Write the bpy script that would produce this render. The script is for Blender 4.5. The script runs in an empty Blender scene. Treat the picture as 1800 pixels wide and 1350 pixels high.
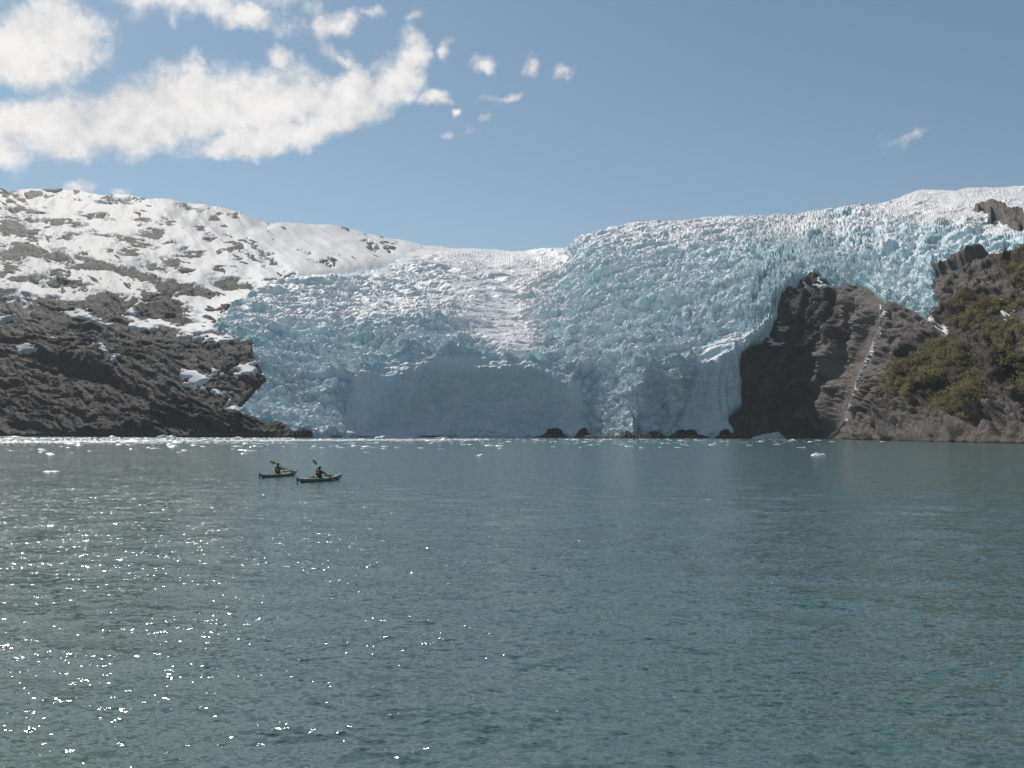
import bpy, bmesh, math, random
import numpy as np
from mathutils import Vector, Matrix

scene = bpy.context.scene
COL = scene.collection
R = math.radians

# ------------------------------------------------------------------ camera
FPX = 1729.0                      # focal length in pixels of the 1800 px wide photograph
CAM_H = 3.1
PITCH = math.atan(88.2 / FPX)
ROLL = 0.003
cam_data = bpy.data.cameras.new("camera")
cam = bpy.data.objects.new("camera", cam_data)
COL.objects.link(cam)
cam_data.sensor_width = 36.0
cam_data.lens = 36.0 * FPX / 1800.0
cam_data.clip_start = 0.2
cam_data.clip_end = 60000
fwd = np.array([0, math.cos(PITCH), math.sin(PITCH)])
up0 = np.array([0, -math.sin(PITCH), math.cos(PITCH)])
rt0 = np.array([1.0, 0, 0])
rt = rt0 * math.cos(ROLL) + up0 * math.sin(ROLL)
up = up0 * math.cos(ROLL) - rt0 * math.sin(ROLL)
cam.matrix_world = Matrix(((rt[0], up[0], -fwd[0], 0), (rt[1], up[1], -fwd[1], 0),
                           (rt[2], up[2], -fwd[2], CAM_H), (0, 0, 0, 1)))
scene.camera = cam

# ------------------------------------------------------------------ light
SUN_EL, SUN_AZ = R(48), R(-35)    # azimuth from the view direction, negative = left
sun_dir = Vector((math.sin(SUN_AZ) * math.cos(SUN_EL), math.cos(SUN_AZ) * math.cos(SUN_EL), math.sin(SUN_EL)))
sd_ = bpy.data.lights.new("sun", "SUN")
sd_.energy = 3.75
sd_.angle = R(0.53)
sd_.color = (1.0, 0.94, 0.865)
sun = bpy.data.objects.new("sun", sd_)
COL.objects.link(sun)
sun.rotation_euler = sun_dir.to_track_quat("Z", "Y").to_euler()

vs = scene.view_settings
vs.view_transform = "Standard"
vs.look = "None"
vs.exposure = 0.08
vs.gamma = 1.0
vs.use_curve_mapping = False
scene.cycles.use_denoising = True
scene.cycles.max_bounces = 6
scene.cycles.volume_bounces = 1


# ------------------------------------------------------------------ node helpers
class NT:
    def __init__(s, tree):
        s.t = tree
        s.n = tree.nodes
        s.l = tree.links

    def node(s, typ, **kw):
        nd = s.n.new(typ)
        for k, v in kw.items():
            setattr(nd, k, v)
        return nd

    def link(s, a, b):
        s.l.new(a, b)

    def put(s, sock, v):
        if isinstance(v, bpy.types.NodeSocket):
            s.l.new(v, sock)
        else:
            sock.default_value = v

    def math(s, op, a, b=None, c=None, clamp=False):
        nd = s.n.new("ShaderNodeMath")
        nd.operation = op
        nd.use_clamp = clamp
        s.put(nd.inputs[0], a)
        if b is not None:
            s.put(nd.inputs[1], b)
        if c is not None:
            s.put(nd.inputs[2], c)
        return nd.outputs[0]

    def vmath(s, op, a, b=None, scale=None):
        nd = s.n.new("ShaderNodeVectorMath")
        nd.operation = op
        s.put(nd.inputs[0], a)
        if b is not None:
            s.put(nd.inputs[1], b)
        if scale is not None:
            s.put(nd.inputs["Scale"], scale)
        return nd.outputs["Value"] if op in ("LENGTH", "DOT_PRODUCT") else nd.outputs[0]

    def noise(s, vec, scale, detail=4, rough=0.55, dist=0.0, color=False, dims="3D"):
        nd = s.n.new("ShaderNodeTexNoise")
        nd.noise_dimensions = dims
        s.put(nd.inputs["Vector"], vec)
        s.put(nd.inputs["Scale"], scale)
        s.put(nd.inputs["Detail"], detail)
        s.put(nd.inputs["Roughness"], rough)
        s.put(nd.inputs["Distortion"], dist)
        return nd.outputs["Color" if color else "Fac"]

    def mapping(s, vec, loc=(0, 0, 0), rot=(0, 0, 0), scale=(1, 1, 1), typ="POINT"):
        nd = s.n.new("ShaderNodeMapping")
        nd.vector_type = typ
        s.put(nd.inputs["Vector"], vec)
        if typ != "VECTOR" and "Location" in nd.inputs:
            nd.inputs["Location"].default_value = loc
        nd.inputs["Rotation"].default_value = rot
        nd.inputs["Scale"].default_value = scale
        return nd.outputs[0]

    def smooth(s, v, a, b, lo=0.0, hi=1.0):
        nd = s.n.new("ShaderNodeMapRange")
        nd.interpolation_type = "SMOOTHSTEP"
        s.put(nd.inputs["Value"], v)
        nd.inputs["From Min"].default_value = a
        nd.inputs["From Max"].default_value = b
        nd.inputs["To Min"].default_value = lo
        nd.inputs["To Max"].default_value = hi
        return nd.outputs["Result"]

    def mix(s, fac, a, b, blend="MIX"):
        nd = s.n.new("ShaderNodeMix")
        nd.data_type = "RGBA"
        nd.blend_type = blend
        s.put(nd.inputs[0], fac)
        s.put(nd.inputs[6], a if isinstance(a, bpy.types.NodeSocket) else (*a, 1.0)[:4])
        s.put(nd.inputs[7], b if isinstance(b, bpy.types.NodeSocket) else (*b, 1.0)[:4])
        return nd.outputs[2]

    def bump(s, h, strength, dist, normal=None):
        nd = s.n.new("ShaderNodeBump")
        s.put(nd.inputs["Strength"], strength)
        s.put(nd.inputs["Distance"], dist)
        s.put(nd.inputs["Height"], h)
        if normal is not None:
            s.put(nd.inputs["Normal"], normal)
        return nd.outputs[0]

    def attr(s, name, color=False):
        nd = s.n.new("ShaderNodeAttribute")
        nd.attribute_name = name
        return nd.outputs["Color" if color else "Fac"]

    def pos(s):
        return s.n.new("ShaderNodeNewGeometry").outputs["Position"]

    def normal(s):
        return s.n.new("ShaderNodeNewGeometry").outputs["Normal"]

    def sep(s, v):
        nd = s.n.new("ShaderNodeSeparateXYZ")
        s.put(nd.inputs[0], v)
        return nd.outputs

    def comb(s, x, y, z):
        nd = s.n.new("ShaderNodeCombineXYZ")
        s.put(nd.inputs[0], x)
        s.put(nd.inputs[1], y)
        s.put(nd.inputs[2], z)
        return nd.outputs[0]


def material(name, rough=0.7):
    m = bpy.data.materials.new(name)
    m.use_nodes = True
    t = NT(m.node_tree)
    b = m.node_tree.nodes["Principled BSDF"]
    b.inputs["Roughness"].default_value = rough
    return m, t, b


# ------------------------------------------------------------------ sky
world = bpy.data.worlds.new("World")
scene.world = world
world.use_nodes = True
w = NT(world.node_tree)
bg = world.node_tree.nodes["Background"]
bg.inputs["Strength"].default_value = 0.1
sky = w.node("ShaderNodeTexSky", sky_type="NISHITA")
sky.sun_disc = False
sky.sun_elevation = SUN_EL
sky.sun_rotation = SUN_AZ
sky.altitude = 0
sky.air_density = 1.0
sky.dust_density = 0.6
sky.ozone_density = 2.0
hsv = w.node("ShaderNodeHueSaturation")
hsv.inputs["Saturation"].default_value = 0.90
hsv.inputs["Value"].default_value = 0.87
w.link(w.vmath("MULTIPLY", sky.outputs[0], (0.66, 0.84, 0.84)), hsv.inputs["Color"])
d = w.n.new("ShaderNodeTexCoord").outputs["Generated"]
sx, sy, sz = w.sep(d)[:3]
az = w.math("ARCTAN2", sx, sy)
el = w.math("ARCSINE", sz)
q0 = w.comb(az, el, 0.0)
warp = w.noise(q0, 22.0, 4, 0.6, color=True)
wv = w.vmath("SCALE", w.vmath("SUBTRACT", warp, (0.5, 0.5, 0.5)), scale=0.035)
q = w.vmath("MULTIPLY", w.vmath("ADD", q0, wv), (1, 1, 0))
CLOUDS = [  # centre x, y, half width, half height (pixels), tilt in degrees, weight
    (-60, 226, 150, 48, 0, 1), (60, 222, 150, 44, 0, 1), (215, 205, 140, 60, 12, 1), (345, 175, 150, 66, 10, 1),
    (470, 175, 140, 56, 8, 1), (600, 170, 120, 55, 18, 1), (690, 128, 66, 46, 42, .95), (722, 88, 34, 40, 0, .8),
    (415, 248, 90, 26, 8, .9), (500, 232, 110, 30, 14, .9), (590, 205, 90, 34, 16, .8),
    (20, 70, 125, 70, 0, 1), (100, 55, 80, 56, 0, 1), (130, 105, 40, 24, 0, .6), (-150, 90, 120, 120, 0, 1),
    (430, 18, 60, 20, -8, .8), (500, 30, 30, 22, -25, .5), (590, 28, 40, 26, 20, .8), (600, 90, 46, 20, -38, .7), (640, 108, 30, 14, -20, .35),
    (480, 95, 34, 16, -8, .6), (345, 98, 30, 12, -35, .4), (400, 120, 50, 20, 10, .3), (775, 85, 16, 14, 0, .55), (845, 99, 24, 17, 20, .62),
    (943, 104, 17, 19, 0, .6), (988, 110, 22, 13, 20, .6), (755, 170, 30, 15, 15, .75), (885, 162, 42, 12, 6, .7),
    (860, 198, 17, 9, 10, .5), (792, 190, 11, 8, 0, .55), (125, 323, 34, 14, 20, .65), (207, 324, 16, 8, 0, .5),
    (1612, 226, 44, 10, 20, .36), (1590, 256, 16, 12, 60, .30), (285, 25, 12, 26, 0, .3), (720, 20, 22, 12, 10, .3), (640, 5, 40, 12, 0, .5),
    (830, 225, 30, 8, 15, .25), (780, 232, 10, 7, 0, .3),
    (200, -90, 320, 70, 0, 1), (-500, 100, 420, 90, 4, 1), (-900, 300, 400, 60, 0, 1), (-300, -350, 500, 120, 8, .9), (800, -420, 400, 90, 6, .7),
]
field = None
for (cx, cy, rx, ry, tilt, wt) in CLOUDS:
    a = math.atan((cx - 900) / FPX)
    e = math.atan((763 - cy) / FPX * math.cos(a))
    mp = w.mapping(q, (a, e, 0), (0, 0, R(tilt)), (rx / FPX * math.cos(a), ry / FPX, 1), "TEXTURE")
    f = w.math("MULTIPLY_ADD", w.vmath("LENGTH", mp), -0.98 if wt > .85 else -0.75 * wt, 1.20 if wt > .85 else wt - .04)
    if field is None:
        field = f
    else:
        nd = w.n.new("ShaderNodeMath")
        nd.operation = "SMOOTH_MAX"
        w.put(nd.inputs[0], field)
        w.put(nd.inputs[1], f)
        nd.inputs[2].default_value = 0.1
        field = nd.outputs[0]
n1 = w.noise(q0, 26.0, 9, 0.61)
n2 = w.noise(w.vmath("ADD", q0, (-0.004, 0.013, 0.0)), 26.0, 9, 0.61)
nl = w.noise(q0, 11.0, 3, 0.5)
dens = w.math("ADD", field, w.math("MULTIPLY_ADD", n1, 1.6, -0.80))
cover = w.smooth(dens, 0.02, 0.66)
cover = w.math("MULTIPLY", cover, 0.97)
shade = w.smooth(w.math("MULTIPLY_ADD", dens, -0.25, w.math("MULTIPLY_ADD", nl, 1.0, w.math("MULTIPLY", w.math("SUBTRACT", n2, n1), 1.15))), 0.0, 0.75)
ccol = w.mix(shade, (9.4, 9.1, 8.9), (6.3, 6.3, 6.4))
mixc = w.mix(cover, hsv.outputs[0], ccol)
w.link(mixc, bg.inputs["Color"])


# ------------------------------------------------------------------ numeric noise
rng = np.random.default_rng(7)
_perm = rng.permutation(256)
_perm = np.concatenate([_perm, _perm, _perm])
_g3 = rng.normal(size=(256, 3))
_g3 /= np.linalg.norm(_g3, axis=1)[:, None]
_r4 = rng.random((256, 6))


def perlin(x, y, z=0.0):
    x, y, z = np.broadcast_arrays(np.asarray(x, float), np.asarray(y, float), np.asarray(z, float))
    xi, yi, zi = np.floor(x).astype(np.int64), np.floor(y).astype(np.int64), np.floor(z).astype(np.int64)
    xf, yf, zf = x - xi, y - yi, z - zi
    u = xf * xf * xf * (xf * (xf * 6 - 15) + 10)
    v = yf * yf * yf * (yf * (yf * 6 - 15) + 10)
    t = zf * zf * zf * (zf * (zf * 6 - 15) + 10)
    out = 0
    for a in (0, 1):
        wa = u if a else 1 - u
        pa = _perm[(xi + a) & 255]
        for b in (0, 1):
            wb = v if b else 1 - v
            pb = _perm[(pa + yi + b) & 255]
            for c in (0, 1):
                wc = t if c else 1 - t
                g = _g3[_perm[(pb + zi + c) & 255]]
                out = out + wa * wb * wc * (g[..., 0] * (xf - a) + g[..., 1] * (yf - b) + g[..., 2] * (zf - c))
    return out * 1.5


def fbm(x, y, z=0.0, octaves=4, gain=0.5, lac=2.03):
    s, a, f = 0, 1.0, 1.0
    for o in range(octaves):
        s = s + a * perlin(x * f + 17.3 * o, y * f - 9.1 * o, z * f + 3.7 * o)
        a *= gain
        f *= lac
    return s


def ridged(x, y, z=0.0, octaves=4, gain=0.5, lac=2.1):
    s, a, f = 0, 1.0, 1.0
    for o in range(octaves):
        s = s + a * (1 - 2.2 * np.abs(perlin(x * f + 31.7 * o, y * f + 5.1 * o, z * f - 8.9 * o)))
        a *= gain
        f *= lac
    return s


def worley3(x, y, z, seed=0):
    xi, yi, zi = (np.floor(v).astype(np.int64) for v in (x, y, z))
    f1 = np.full(x.shape, 9.0)
    f2 = np.full(x.shape, 9.0)
    cid = np.zeros(x.shape, np.int64)
    ox, oy, oz = np.zeros(x.shape), np.zeros(x.shape), np.zeros(x.shape)
    for a in (-1, 0, 1):
        pa = _perm[(xi + a + seed * 37) & 255]
        for b in (-1, 0, 1):
            pb = _perm[(pa + yi + b) & 255]
            for c in (-1, 0, 1):
                h = _perm[(pb + zi + c) & 255]
                dx = x - (xi + a + 0.1 + 0.8 * _r4[h, 0])
                dy = y - (yi + b + 0.1 + 0.8 * _r4[h, 1])
                dz = z - (zi + c + 0.1 + 0.8 * _r4[h, 5])
                dd = dx * dx + dy * dy + dz * dz
                near = dd < f1
                f2 = np.where(near, f1, np.minimum(f2, dd))
                cid = np.where(near, h, cid)
                ox = np.where(near, dx, ox)
                oy = np.where(near, dy, oy)
                oz = np.where(near, dz, oz)
                f1 = np.where(near, dd, f1)
    return np.sqrt(f1), np.sqrt(f2), _r4[cid], ox, oy, oz


def sstep(a, b, x):
    t = np.clip((x - a) / (b - a), 0, 1)
    return t * t * (3 - 2 * t)


def poly_sd(px, py, poly):
    """signed distance in pixels, positive inside"""
    shp = px.shape
    x, y = px.ravel(), py.ravel()
    inside = np.zeros(x.shape, bool)
    dist = np.full(x.shape, 1e9)
    n = len(poly)
    for i in range(n):
        x0, y0 = poly[i]
        x1, y1 = poly[(i + 1) % n]
        ex, ey = x1 - x0, y1 - y0
        t = np.clip(((x - x0) * ex + (y - y0) * ey) / (ex * ex + ey * ey + 1e-9), 0, 1)
        dist = np.minimum(dist, (x - x0 - t * ex) ** 2 + (y - y0 - t * ey) ** 2)
        if y0 != y1:
            c = (y0 > y) != (y1 > y)
            inside ^= c & (x < (x1 - x0) * (y - y0) / (y1 - y0) + x0)
    return (np.sqrt(dist) * np.where(inside, 1, -1)).reshape(shp)


def line_dist(px, py, pts):
    best = np.full(px.shape, 1e9)
    for (x0, y0), (x1, y1) in zip(pts[:-1], pts[1:]):
        ex, ey = x1 - x0, y1 - y0
        t = np.clip(((px - x0) * ex + (py - y0) * ey) / (ex * ex + ey * ey + 1e-9), 0, 1)
        best = np.minimum(best, (px - x0 - t * ex) ** 2 + (py - y0 - t * ey) ** 2)
    return np.sqrt(best)


def blob(px, py, cx, cy, rx, ry, rot=0.0):
    c, s = math.cos(R(rot)), math.sin(R(rot))
    dx, dy = px - cx, py - cy
    u, v = (dx * c + dy * s) / rx, (-dx * s + dy * c) / ry
    return 1 - np.sqrt(u * u + v * v)


# ------------------------------------------------------------------ survey of the bay: bearing (pixels of the photograph) and range in metres
def at(px, py, rng_y):
    px, py, rng_y = np.asarray(px, float), np.asarray(py, float), np.asarray(rng_y, float)
    dx = (fwd[0] * FPX + rt[0] * (px - 900) + up[0] * (675 - py))
    dy = (fwd[1] * FPX + rt[1] * (px - 900) + up[1] * (675 - py))
    dz = (fwd[2] * FPX + rt[2] * (px - 900) + up[2] * (675 - py))
    k = rng_y / dy
    return np.stack([dx * k, dy * k, CAM_H + dz * k], -1)


def horizon(px):
    return 763.2 + ROLL * (np.asarray(px, float) - 900)


def water_range(px, py):
    return CAM_H * FPX / np.maximum(py - horizon(px), 0.5)


def row_of(px, z, rng_y):           # photograph row at which height z shows at that range
    return horizon(px) - (z - CAM_H) / rng_y * FPX


SHORE = [(-400, 880), (0, 890), (300, 830), (430, 795), (530, 775), (580, 820), (640, 880), (800, 932), (950, 935), (1040, 905), (1100, 862),
         (1200, 870), (1290, 880), (1370, 884), (1445, 868), (1472, 800), (1520, 655), (1600, 520), (1700, 440), (1800, 383), (1950, 320), (2150, 270)]
SKY = [(-400, 322), (-100, 326), (0, 331), (15, 340), (25, 337), (60, 336), (140, 337), (175, 345), (200, 342), (235, 345), (265, 357), (300, 358),
       (340, 361), (400, 372), (440, 388), (480, 397), (550, 400), (620, 409), (700, 426), (750, 432), (800, 437), (870, 438), (900, 443),
       (950, 438), (1000, 436), (1015, 420), (1030, 413), (1060, 405), (1100, 398), (1160, 390), (1230, 384), (1300, 382), (1380, 377),
       (1450, 370), (1520, 363), (1560, 358), (1600, 342), (1620, 336), (1680, 338), (1700, 333), (1800, 330), (2150, 318)]
PTS = [
    (0, 700, 960), (0, 640, 1030), (0, 560, 1150), (0, 500, 1300), (0, 440, 1640), (0, 400, 1900), (0, 335, 2320),
    (150, 700, 920), (150, 620, 1010), (150, 540, 1120), (150, 470, 1350), (150, 400, 1790), (150, 340, 2200),
    (300, 700, 880), (300, 640, 950), (300, 580, 1050), (300, 500, 1260), (300, 440, 1500), (300, 362, 1950),
    (430, 735, 812), (430, 700, 850), (430, 640, 905), (430, 600, 965), (430, 500, 1260), (430, 440, 1490), (430, 385, 1840),
    (560, 740, 860), (560, 700, 893), (560, 640, 935), (560, 600, 985), (560, 540, 1100), (560, 490, 1270), (560, 460, 1400), (560, 402, 1830),
    (640, 740, 890), (640, 700, 905), (640, 640, 935), (640, 610, 965), (640, 560, 1080), (640, 500, 1300), (640, 460, 1430), (640, 412, 1880),
    (720, 760, 918), (720, 620, 945), (720, 590, 975), (720, 560, 1060), (720, 500, 1330), (720, 450, 1530), (720, 428, 1920),
    (800, 760, 932), (800, 620, 950), (800, 595, 975), (800, 565, 1060), (800, 520, 1250), (800, 480, 1400), (800, 450, 1620), (800, 437, 2000),
    (900, 760, 936), (900, 625, 952), (900, 605, 985), (900, 545, 1180), (900, 490, 1390), (900, 460, 1580), (900, 443, 1980),
    (960, 760, 932), (960, 640, 945), (960, 600, 1000), (960, 540, 1150), (960, 480, 1400), (960, 440, 1850),
    (1015, 760, 918), (1015, 660, 930), (1015, 600, 985), (1015, 540, 1100), (1015, 480, 1250), (1015, 425, 1450),
    (1100, 760, 870), (1100, 700, 893), (1100, 640, 930), (1100, 560, 1040), (1100, 480, 1200), (1100, 400, 1480),
    (1180, 760, 875), (1180, 640, 905), (1180, 560, 985), (1180, 480, 1130), (1180, 390, 1450),
    (1250, 760, 880), (1250, 640, 900), (1250, 560, 960), (1250, 480, 1090), (1250, 420, 1260), (1250, 384, 1460),
    (1320, 760, 886), (1320, 600, 908), (1320, 540, 935), (1320, 480, 1020), (1320, 380, 1400),
    (1380, 760, 884), (1380, 620, 894), (1380, 520, 930), (1380, 490, 950), (1380, 440, 1090), (1380, 400, 1230), (1380, 378, 1400),
    (1450, 740, 862), (1455, 690, 866), (1440, 600, 878), (1440, 500, 910), (1440, 470, 925), (1496, 740, 738), (1498, 690, 770), (1500, 640, 805), (1495, 580, 842), (1485, 510, 880), (1440, 430, 990), (1440, 400, 1110), (1440, 372, 1300),
    (1550, 740, 640), (1550, 650, 690), (1550, 540, 752), (1550, 480, 812), (1550, 420, 950), (1550, 390, 1080), (1550, 359, 1290),
    (1650, 750, 500), (1650, 650, 565), (1650, 560, 640), (1650, 480, 715), (1650, 440, 790), (1650, 400, 930), (1650, 337, 1250),
    (1750, 755, 430), (1750, 650, 495), (1750, 560, 565), (1750, 470, 655), (1750, 420, 770), (1750, 380, 900), (1750, 332, 1180),
    (1850, 755, 380), (1850, 650, 430), (1850, 560, 500), (1850, 460, 600), (1850, 400, 760), (1850, 330, 1100),
    (2150, 700, 300), (2150, 560, 400), (2150, 460, 500), (2150, 320, 900),
    (-400, 700, 940), (-400, 560, 1150), (-400, 440, 1750), (-400, 330, 2450),
]


def interp(tab, x):
    tab = np.array(tab, float)
    return np.interp(x, tab[:, 0], tab[:, 1])


def shore_range(px):
    k = np.linspace(-24, 24, 9)
    return sum(interp(SHORE, np.asarray(px, float) + o) for o in k) / 9


def build_range_grid():
    pts = list(PTS)
    for x, dd in SHORE:
        pts.append((x, float(row_of(x, 0, dd)), dd))
    P = np.array(pts)
    sc = np.array([1.0, 1.5])
    X = P[:, :2] * sc
    L = np.log(P[:, 2])
    n = len(X)
    K = np.linalg.norm(X[:, None] - X[None], axis=2)
    A = np.zeros((n + 3, n + 3))
    A[:n, :n] = K + np.eye(n) * 4.0
    Q = np.concatenate([np.ones((n, 1)), X / 1000], 1)
    A[:n, n:] = Q
    A[n:, :n] = Q.T
    cf = np.linalg.solve(A, np.concatenate([L, np.zeros(3)]))
    gx = np.arange(-420, 2172, 6.0)
    gy = np.arange(290, 812, 3.0)
    GX, GY = np.meshgrid(gx, gy)
    pt = np.stack([GX.ravel(), GY.ravel()], 1) * sc
    out = np.zeros(len(pt))
    for i in range(0, len(pt), 20000):
        p = pt[i:i + 20000]
        out[i:i + 20000] = np.linalg.norm(p[:, None] - X[None], axis=2) @ cf[:n] + np.concatenate([np.ones((len(p), 1)), p / 1000], 1) @ cf[n:]
    G = np.exp(out).reshape(GX.shape)
    G = np.maximum(G, shore_range(gx)[None, :])
    G = np.maximum.accumulate(G[::-1], 0)[::-1]
    k = np.array([1, 4, 6, 4, 1]) / 16
    for _ in range(2):
        Gp = np.pad(G, ((0, 0), (2, 2)), "edge")
        G = sum(k[i] * Gp[:, i:i + G.shape[1]] for i in range(5))
    # the high slopes are rounder than the shore: blend a wider average in towards the skyline
    Gs = G.copy()
    for _ in range(14):
        Gp = np.pad(Gs, ((0, 0), (2, 2)), "edge")
        Gs = sum(k[i] * Gp[:, i:i + G.shape[1]] for i in range(5))
    wgt = np.clip((560 - gy) / 120, 0, 1)[:, None]
    G = G + (Gs - G) * wgt
    Gp = np.pad(G, ((2, 2), (0, 0)), "edge")
    G = sum(k[i] * Gp[i:i + G.shape[0]] for i in range(5))
    return gx, gy, G


_gx, _gy, _G = build_range_grid()


def base_range(px, py):
    fx = np.clip((px - _gx[0]) / 6.0, 0, len(_gx) - 1.001)
    fy = np.clip((py - _gy[0]) / 3.0, 0, len(_gy) - 1.001)
    i, j = fx.astype(int), fy.astype(int)
    a, b = fx - i, fy - j
    return (_G[j, i] * (1 - a) * (1 - b) + _G[j, i + 1] * a * (1 - b) + _G[j + 1, i] * (1 - a) * b + _G[j + 1, i + 1] * a * b)


def base_point(px, py):
    px, py = np.asarray(px, float), np.asarray(py, float)
    return at(px, py, base_range(px, py))


def base_normal(px, py, h=7.0):
    dx = base_point(px + h, py) - base_point(px - h, py)
    dy = base_point(px, py - h) - base_point(px, py + h)
    n = np.cross(dx, dy)
    n /= np.linalg.norm(n, axis=-1)[..., None] + 1e-9
    return n


def ground_grid(cols, rows, z0=-2.5):
    """pixel coordinates of a grid from just under the water up to the skyline"""
    yb = row_of(cols, z0, shore_range(cols))
    ys = interp(SKY, cols)
    v = rows[:, None]
    return np.broadcast_to(cols[None], (len(rows), len(cols))).copy(), yb[None] + v * (ys - yb)[None]


def grid_mesh(name, P, mat, keep=None, smooth=True, attrs=None, back=True):
    """P: rows x columns x 3, bottom row first. The sheet carries on behind its crest."""
    if back:
        top = P[-1:]
        ext = []
        for dist, drop in ((40, 3), (160, 14), (400, 60), (700, 300)):
            e = top.copy()
            sc = (1 + dist / np.maximum(top[..., 1], 1))
            e[..., 0] *= sc
            e[..., 1] *= sc
            e[..., 2] -= drop
            ext.append(e)
        P = np.concatenate([P] + ext, 0)
        if keep is not None:
            keep = np.concatenate([keep] + [keep[-1:]] * 4, 0)
        if attrs:
            attrs = {k: np.concatenate([a] + [a[-1:]] * 4, 0) for k, a in attrs.items()}
    nr, nc = P.shape[:2]
    idx = np.arange(nr * nc).reshape(nr, nc)
    quads = np.stack([idx[:-1, :-1], idx[:-1, 1:], idx[1:, 1:], idx[1:, :-1]], -1).reshape(-1, 4)
    if keep is not None:
        kq = (keep[:-1, :-1] | keep[:-1, 1:] | keep[1:, 1:] | keep[1:, :-1]).reshape(-1)
        quads = quads[kq]
        used = np.zeros(nr * nc, bool)
        used[quads.ravel()] = True
        remap = np.cumsum(used) - 1
        quads = remap[quads]
    else:
        used = np.ones(nr * nc, bool)
    V = P.reshape(-1, 3)[used]
    me = bpy.data.meshes.new(name)
    me.vertices.add(len(V))
    me.vertices.foreach_set("co", V.astype(np.float32).ravel())
    me.loops.add(len(quads) * 4)
    me.loops.foreach_set("vertex_index", quads.astype(np.int32).ravel())
    me.polygons.add(len(quads))
    me.polygons.foreach_set("loop_start", np.arange(0, len(quads) * 4, 4, dtype=np.int32))
    me.polygons.foreach_set("use_smooth", np.full(len(quads), smooth))
    me.update(calc_edges=True)
    if attrs:
        for k, a in attrs.items():
            at_ = me.attributes.new(k, "FLOAT", "POINT")
            at_.data.foreach_set("value", a.reshape(-1)[used].astype(np.float32))
    me.materials.append(mat)
    o = bpy.data.objects.new(name, me)
    COL.objects.link(o)
    return o


def grid_normals(P):
    du = np.gradient(P, axis=1)
    dv = np.gradient(P, axis=0)
    n = np.cross(du, dv)
    return n / (np.linalg.norm(n, axis=-1)[..., None] + 1e-9)


def tag(o, label=None, cat=None, group=None, kind=None):
    for k, v in (("label", label), ("category", cat), ("group", group), ("kind", kind)):
        if v:
            o[k] = v
    return o
# ------------------------------------------------------------------ masks of ice, rock and snow
ICE = [(552, 830), (546, 769), (512, 762), (476, 752), (440, 741), (418, 730), (440, 702), (468, 676), (452, 655), (441, 640), (437, 615), (410, 602), (372, 588), (385, 566), (440, 532),
       (500, 497), (560, 482), (640, 466), (690, 456), (705, 440), (712, 300), (2200, 290), (2200, 440), (1815, 455), (1790, 463), (1765, 468), (1720, 461),
       (1690, 471), (1655, 486), (1649, 520), (1664, 547), (1652, 556), (1640, 570), (1622, 560), (1600, 545), (1570, 543), (1550, 532), (1525, 516),
       (1480, 509), (1462, 508), (1452, 492), (1441, 486), (1415, 497), (1385, 506), (1371, 540), (1364, 572), (1340, 600), (1306, 625), (1300, 650),
       (1301, 690), (1306, 720), (1284, 738), (1290, 768), (1300, 830)]


def ice_sd(px, py):
    w1 = 9 * fbm(px / 34, py / 34, 1.5, 3)
    w2 = 9 * fbm(px / 34, py / 34, 7.5, 3)
    qx, qy = px + w1 * 0.7, py + w2 * 0.7
    sd = poly_sd(qx, qy, ICE)
    for (cx, cy, rx, ry, rot) in ((1738, 377, 20, 5, 8), (1766, 390, 20, 7, 24), (1793, 405, 20, 13, 20), (1830, 398, 24, 9, 0), (1760, 402, 9, 3, 0)):
        sd = np.minimum(sd, -blob(qx + 1.3 * w2, qy + 1.1 * w1, cx, cy, rx, ry, rot) * ry)
    return sd


ROCKS = [(6, 336, 18, 8, 20), (45, 372, 36, 6, 6), (12, 386, 15, 5, 0), (53, 389, 15, 4, 0), (92, 396, 24, 6, 0), (22, 407, 42, 13, 8), (50, 443, 38, 13, 18),
         (14, 452, 30, 12, 0), (105, 460, 26, 10, 10), (150, 458, 10, 9, 0), (124, 421, 16, 5, 0), (232, 431, 34, 6, 6), (226, 450, 20, 8, 0), (270, 416, 18, 6, 4), (165, 386, 32, 4, 6),
         (210, 351, 24, 4, 4), (336, 371, 18, 4, 6), (299, 399, 15, 3, 8), (335, 450, 20, 5, 0), (373, 424, 12, 4, 0), (455, 445, 22, 5, 42), (445, 463, 22, 4, 24),
         (277, 473, 24, 5, 2), (302, 465, 17, 7, 20), (329, 481, 10, 5, 0), (409, 503, 36, 10, 8), (46, 498, 30, 8, 0), (101, 491, 15, 6, 12),
         (112, 506, 28, 6, 0), (20, 470, 20, 4, 4), (7, 520, 18, 7, 0), (75, 535, 26, 9, 0), (18, 541, 26, 11, 8), (290, 548, 46, 22, 14), (195, 540, 52, 18, 6),
         (150, 550, 40, 16, 4), (330, 575, 34, 14, 16), (96, 560, 26, 14, 0), (655, 438, 16, 4, 40), (685, 445, 8, 4, 30), (415, 465, 12, 3, 0), (180, 420, 20, 3, 4),
         (60, 422, 14, 3, 0), (505, 493, 8, 5, -30), (355, 408, 10, 3, 10), (480, 470, 16, 3, 18), (250, 395, 14, 3, 6), (140, 400, 14, 3, 4), (300, 430, 10, 3, 8),
         (190, 360, 14, 3, 6), (410, 385, 10, 2.5, 14), (385, 378, 10, 2.5, 14), (540, 455, 9, 2.5, 14), (570, 470, 12, 2.5, 12), (480, 500, 14, 3, -10)]
BAND = [(135, 480), (165, 474), (205, 478), (250, 496), (285, 512), (330, 518), (372, 524)]
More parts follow.
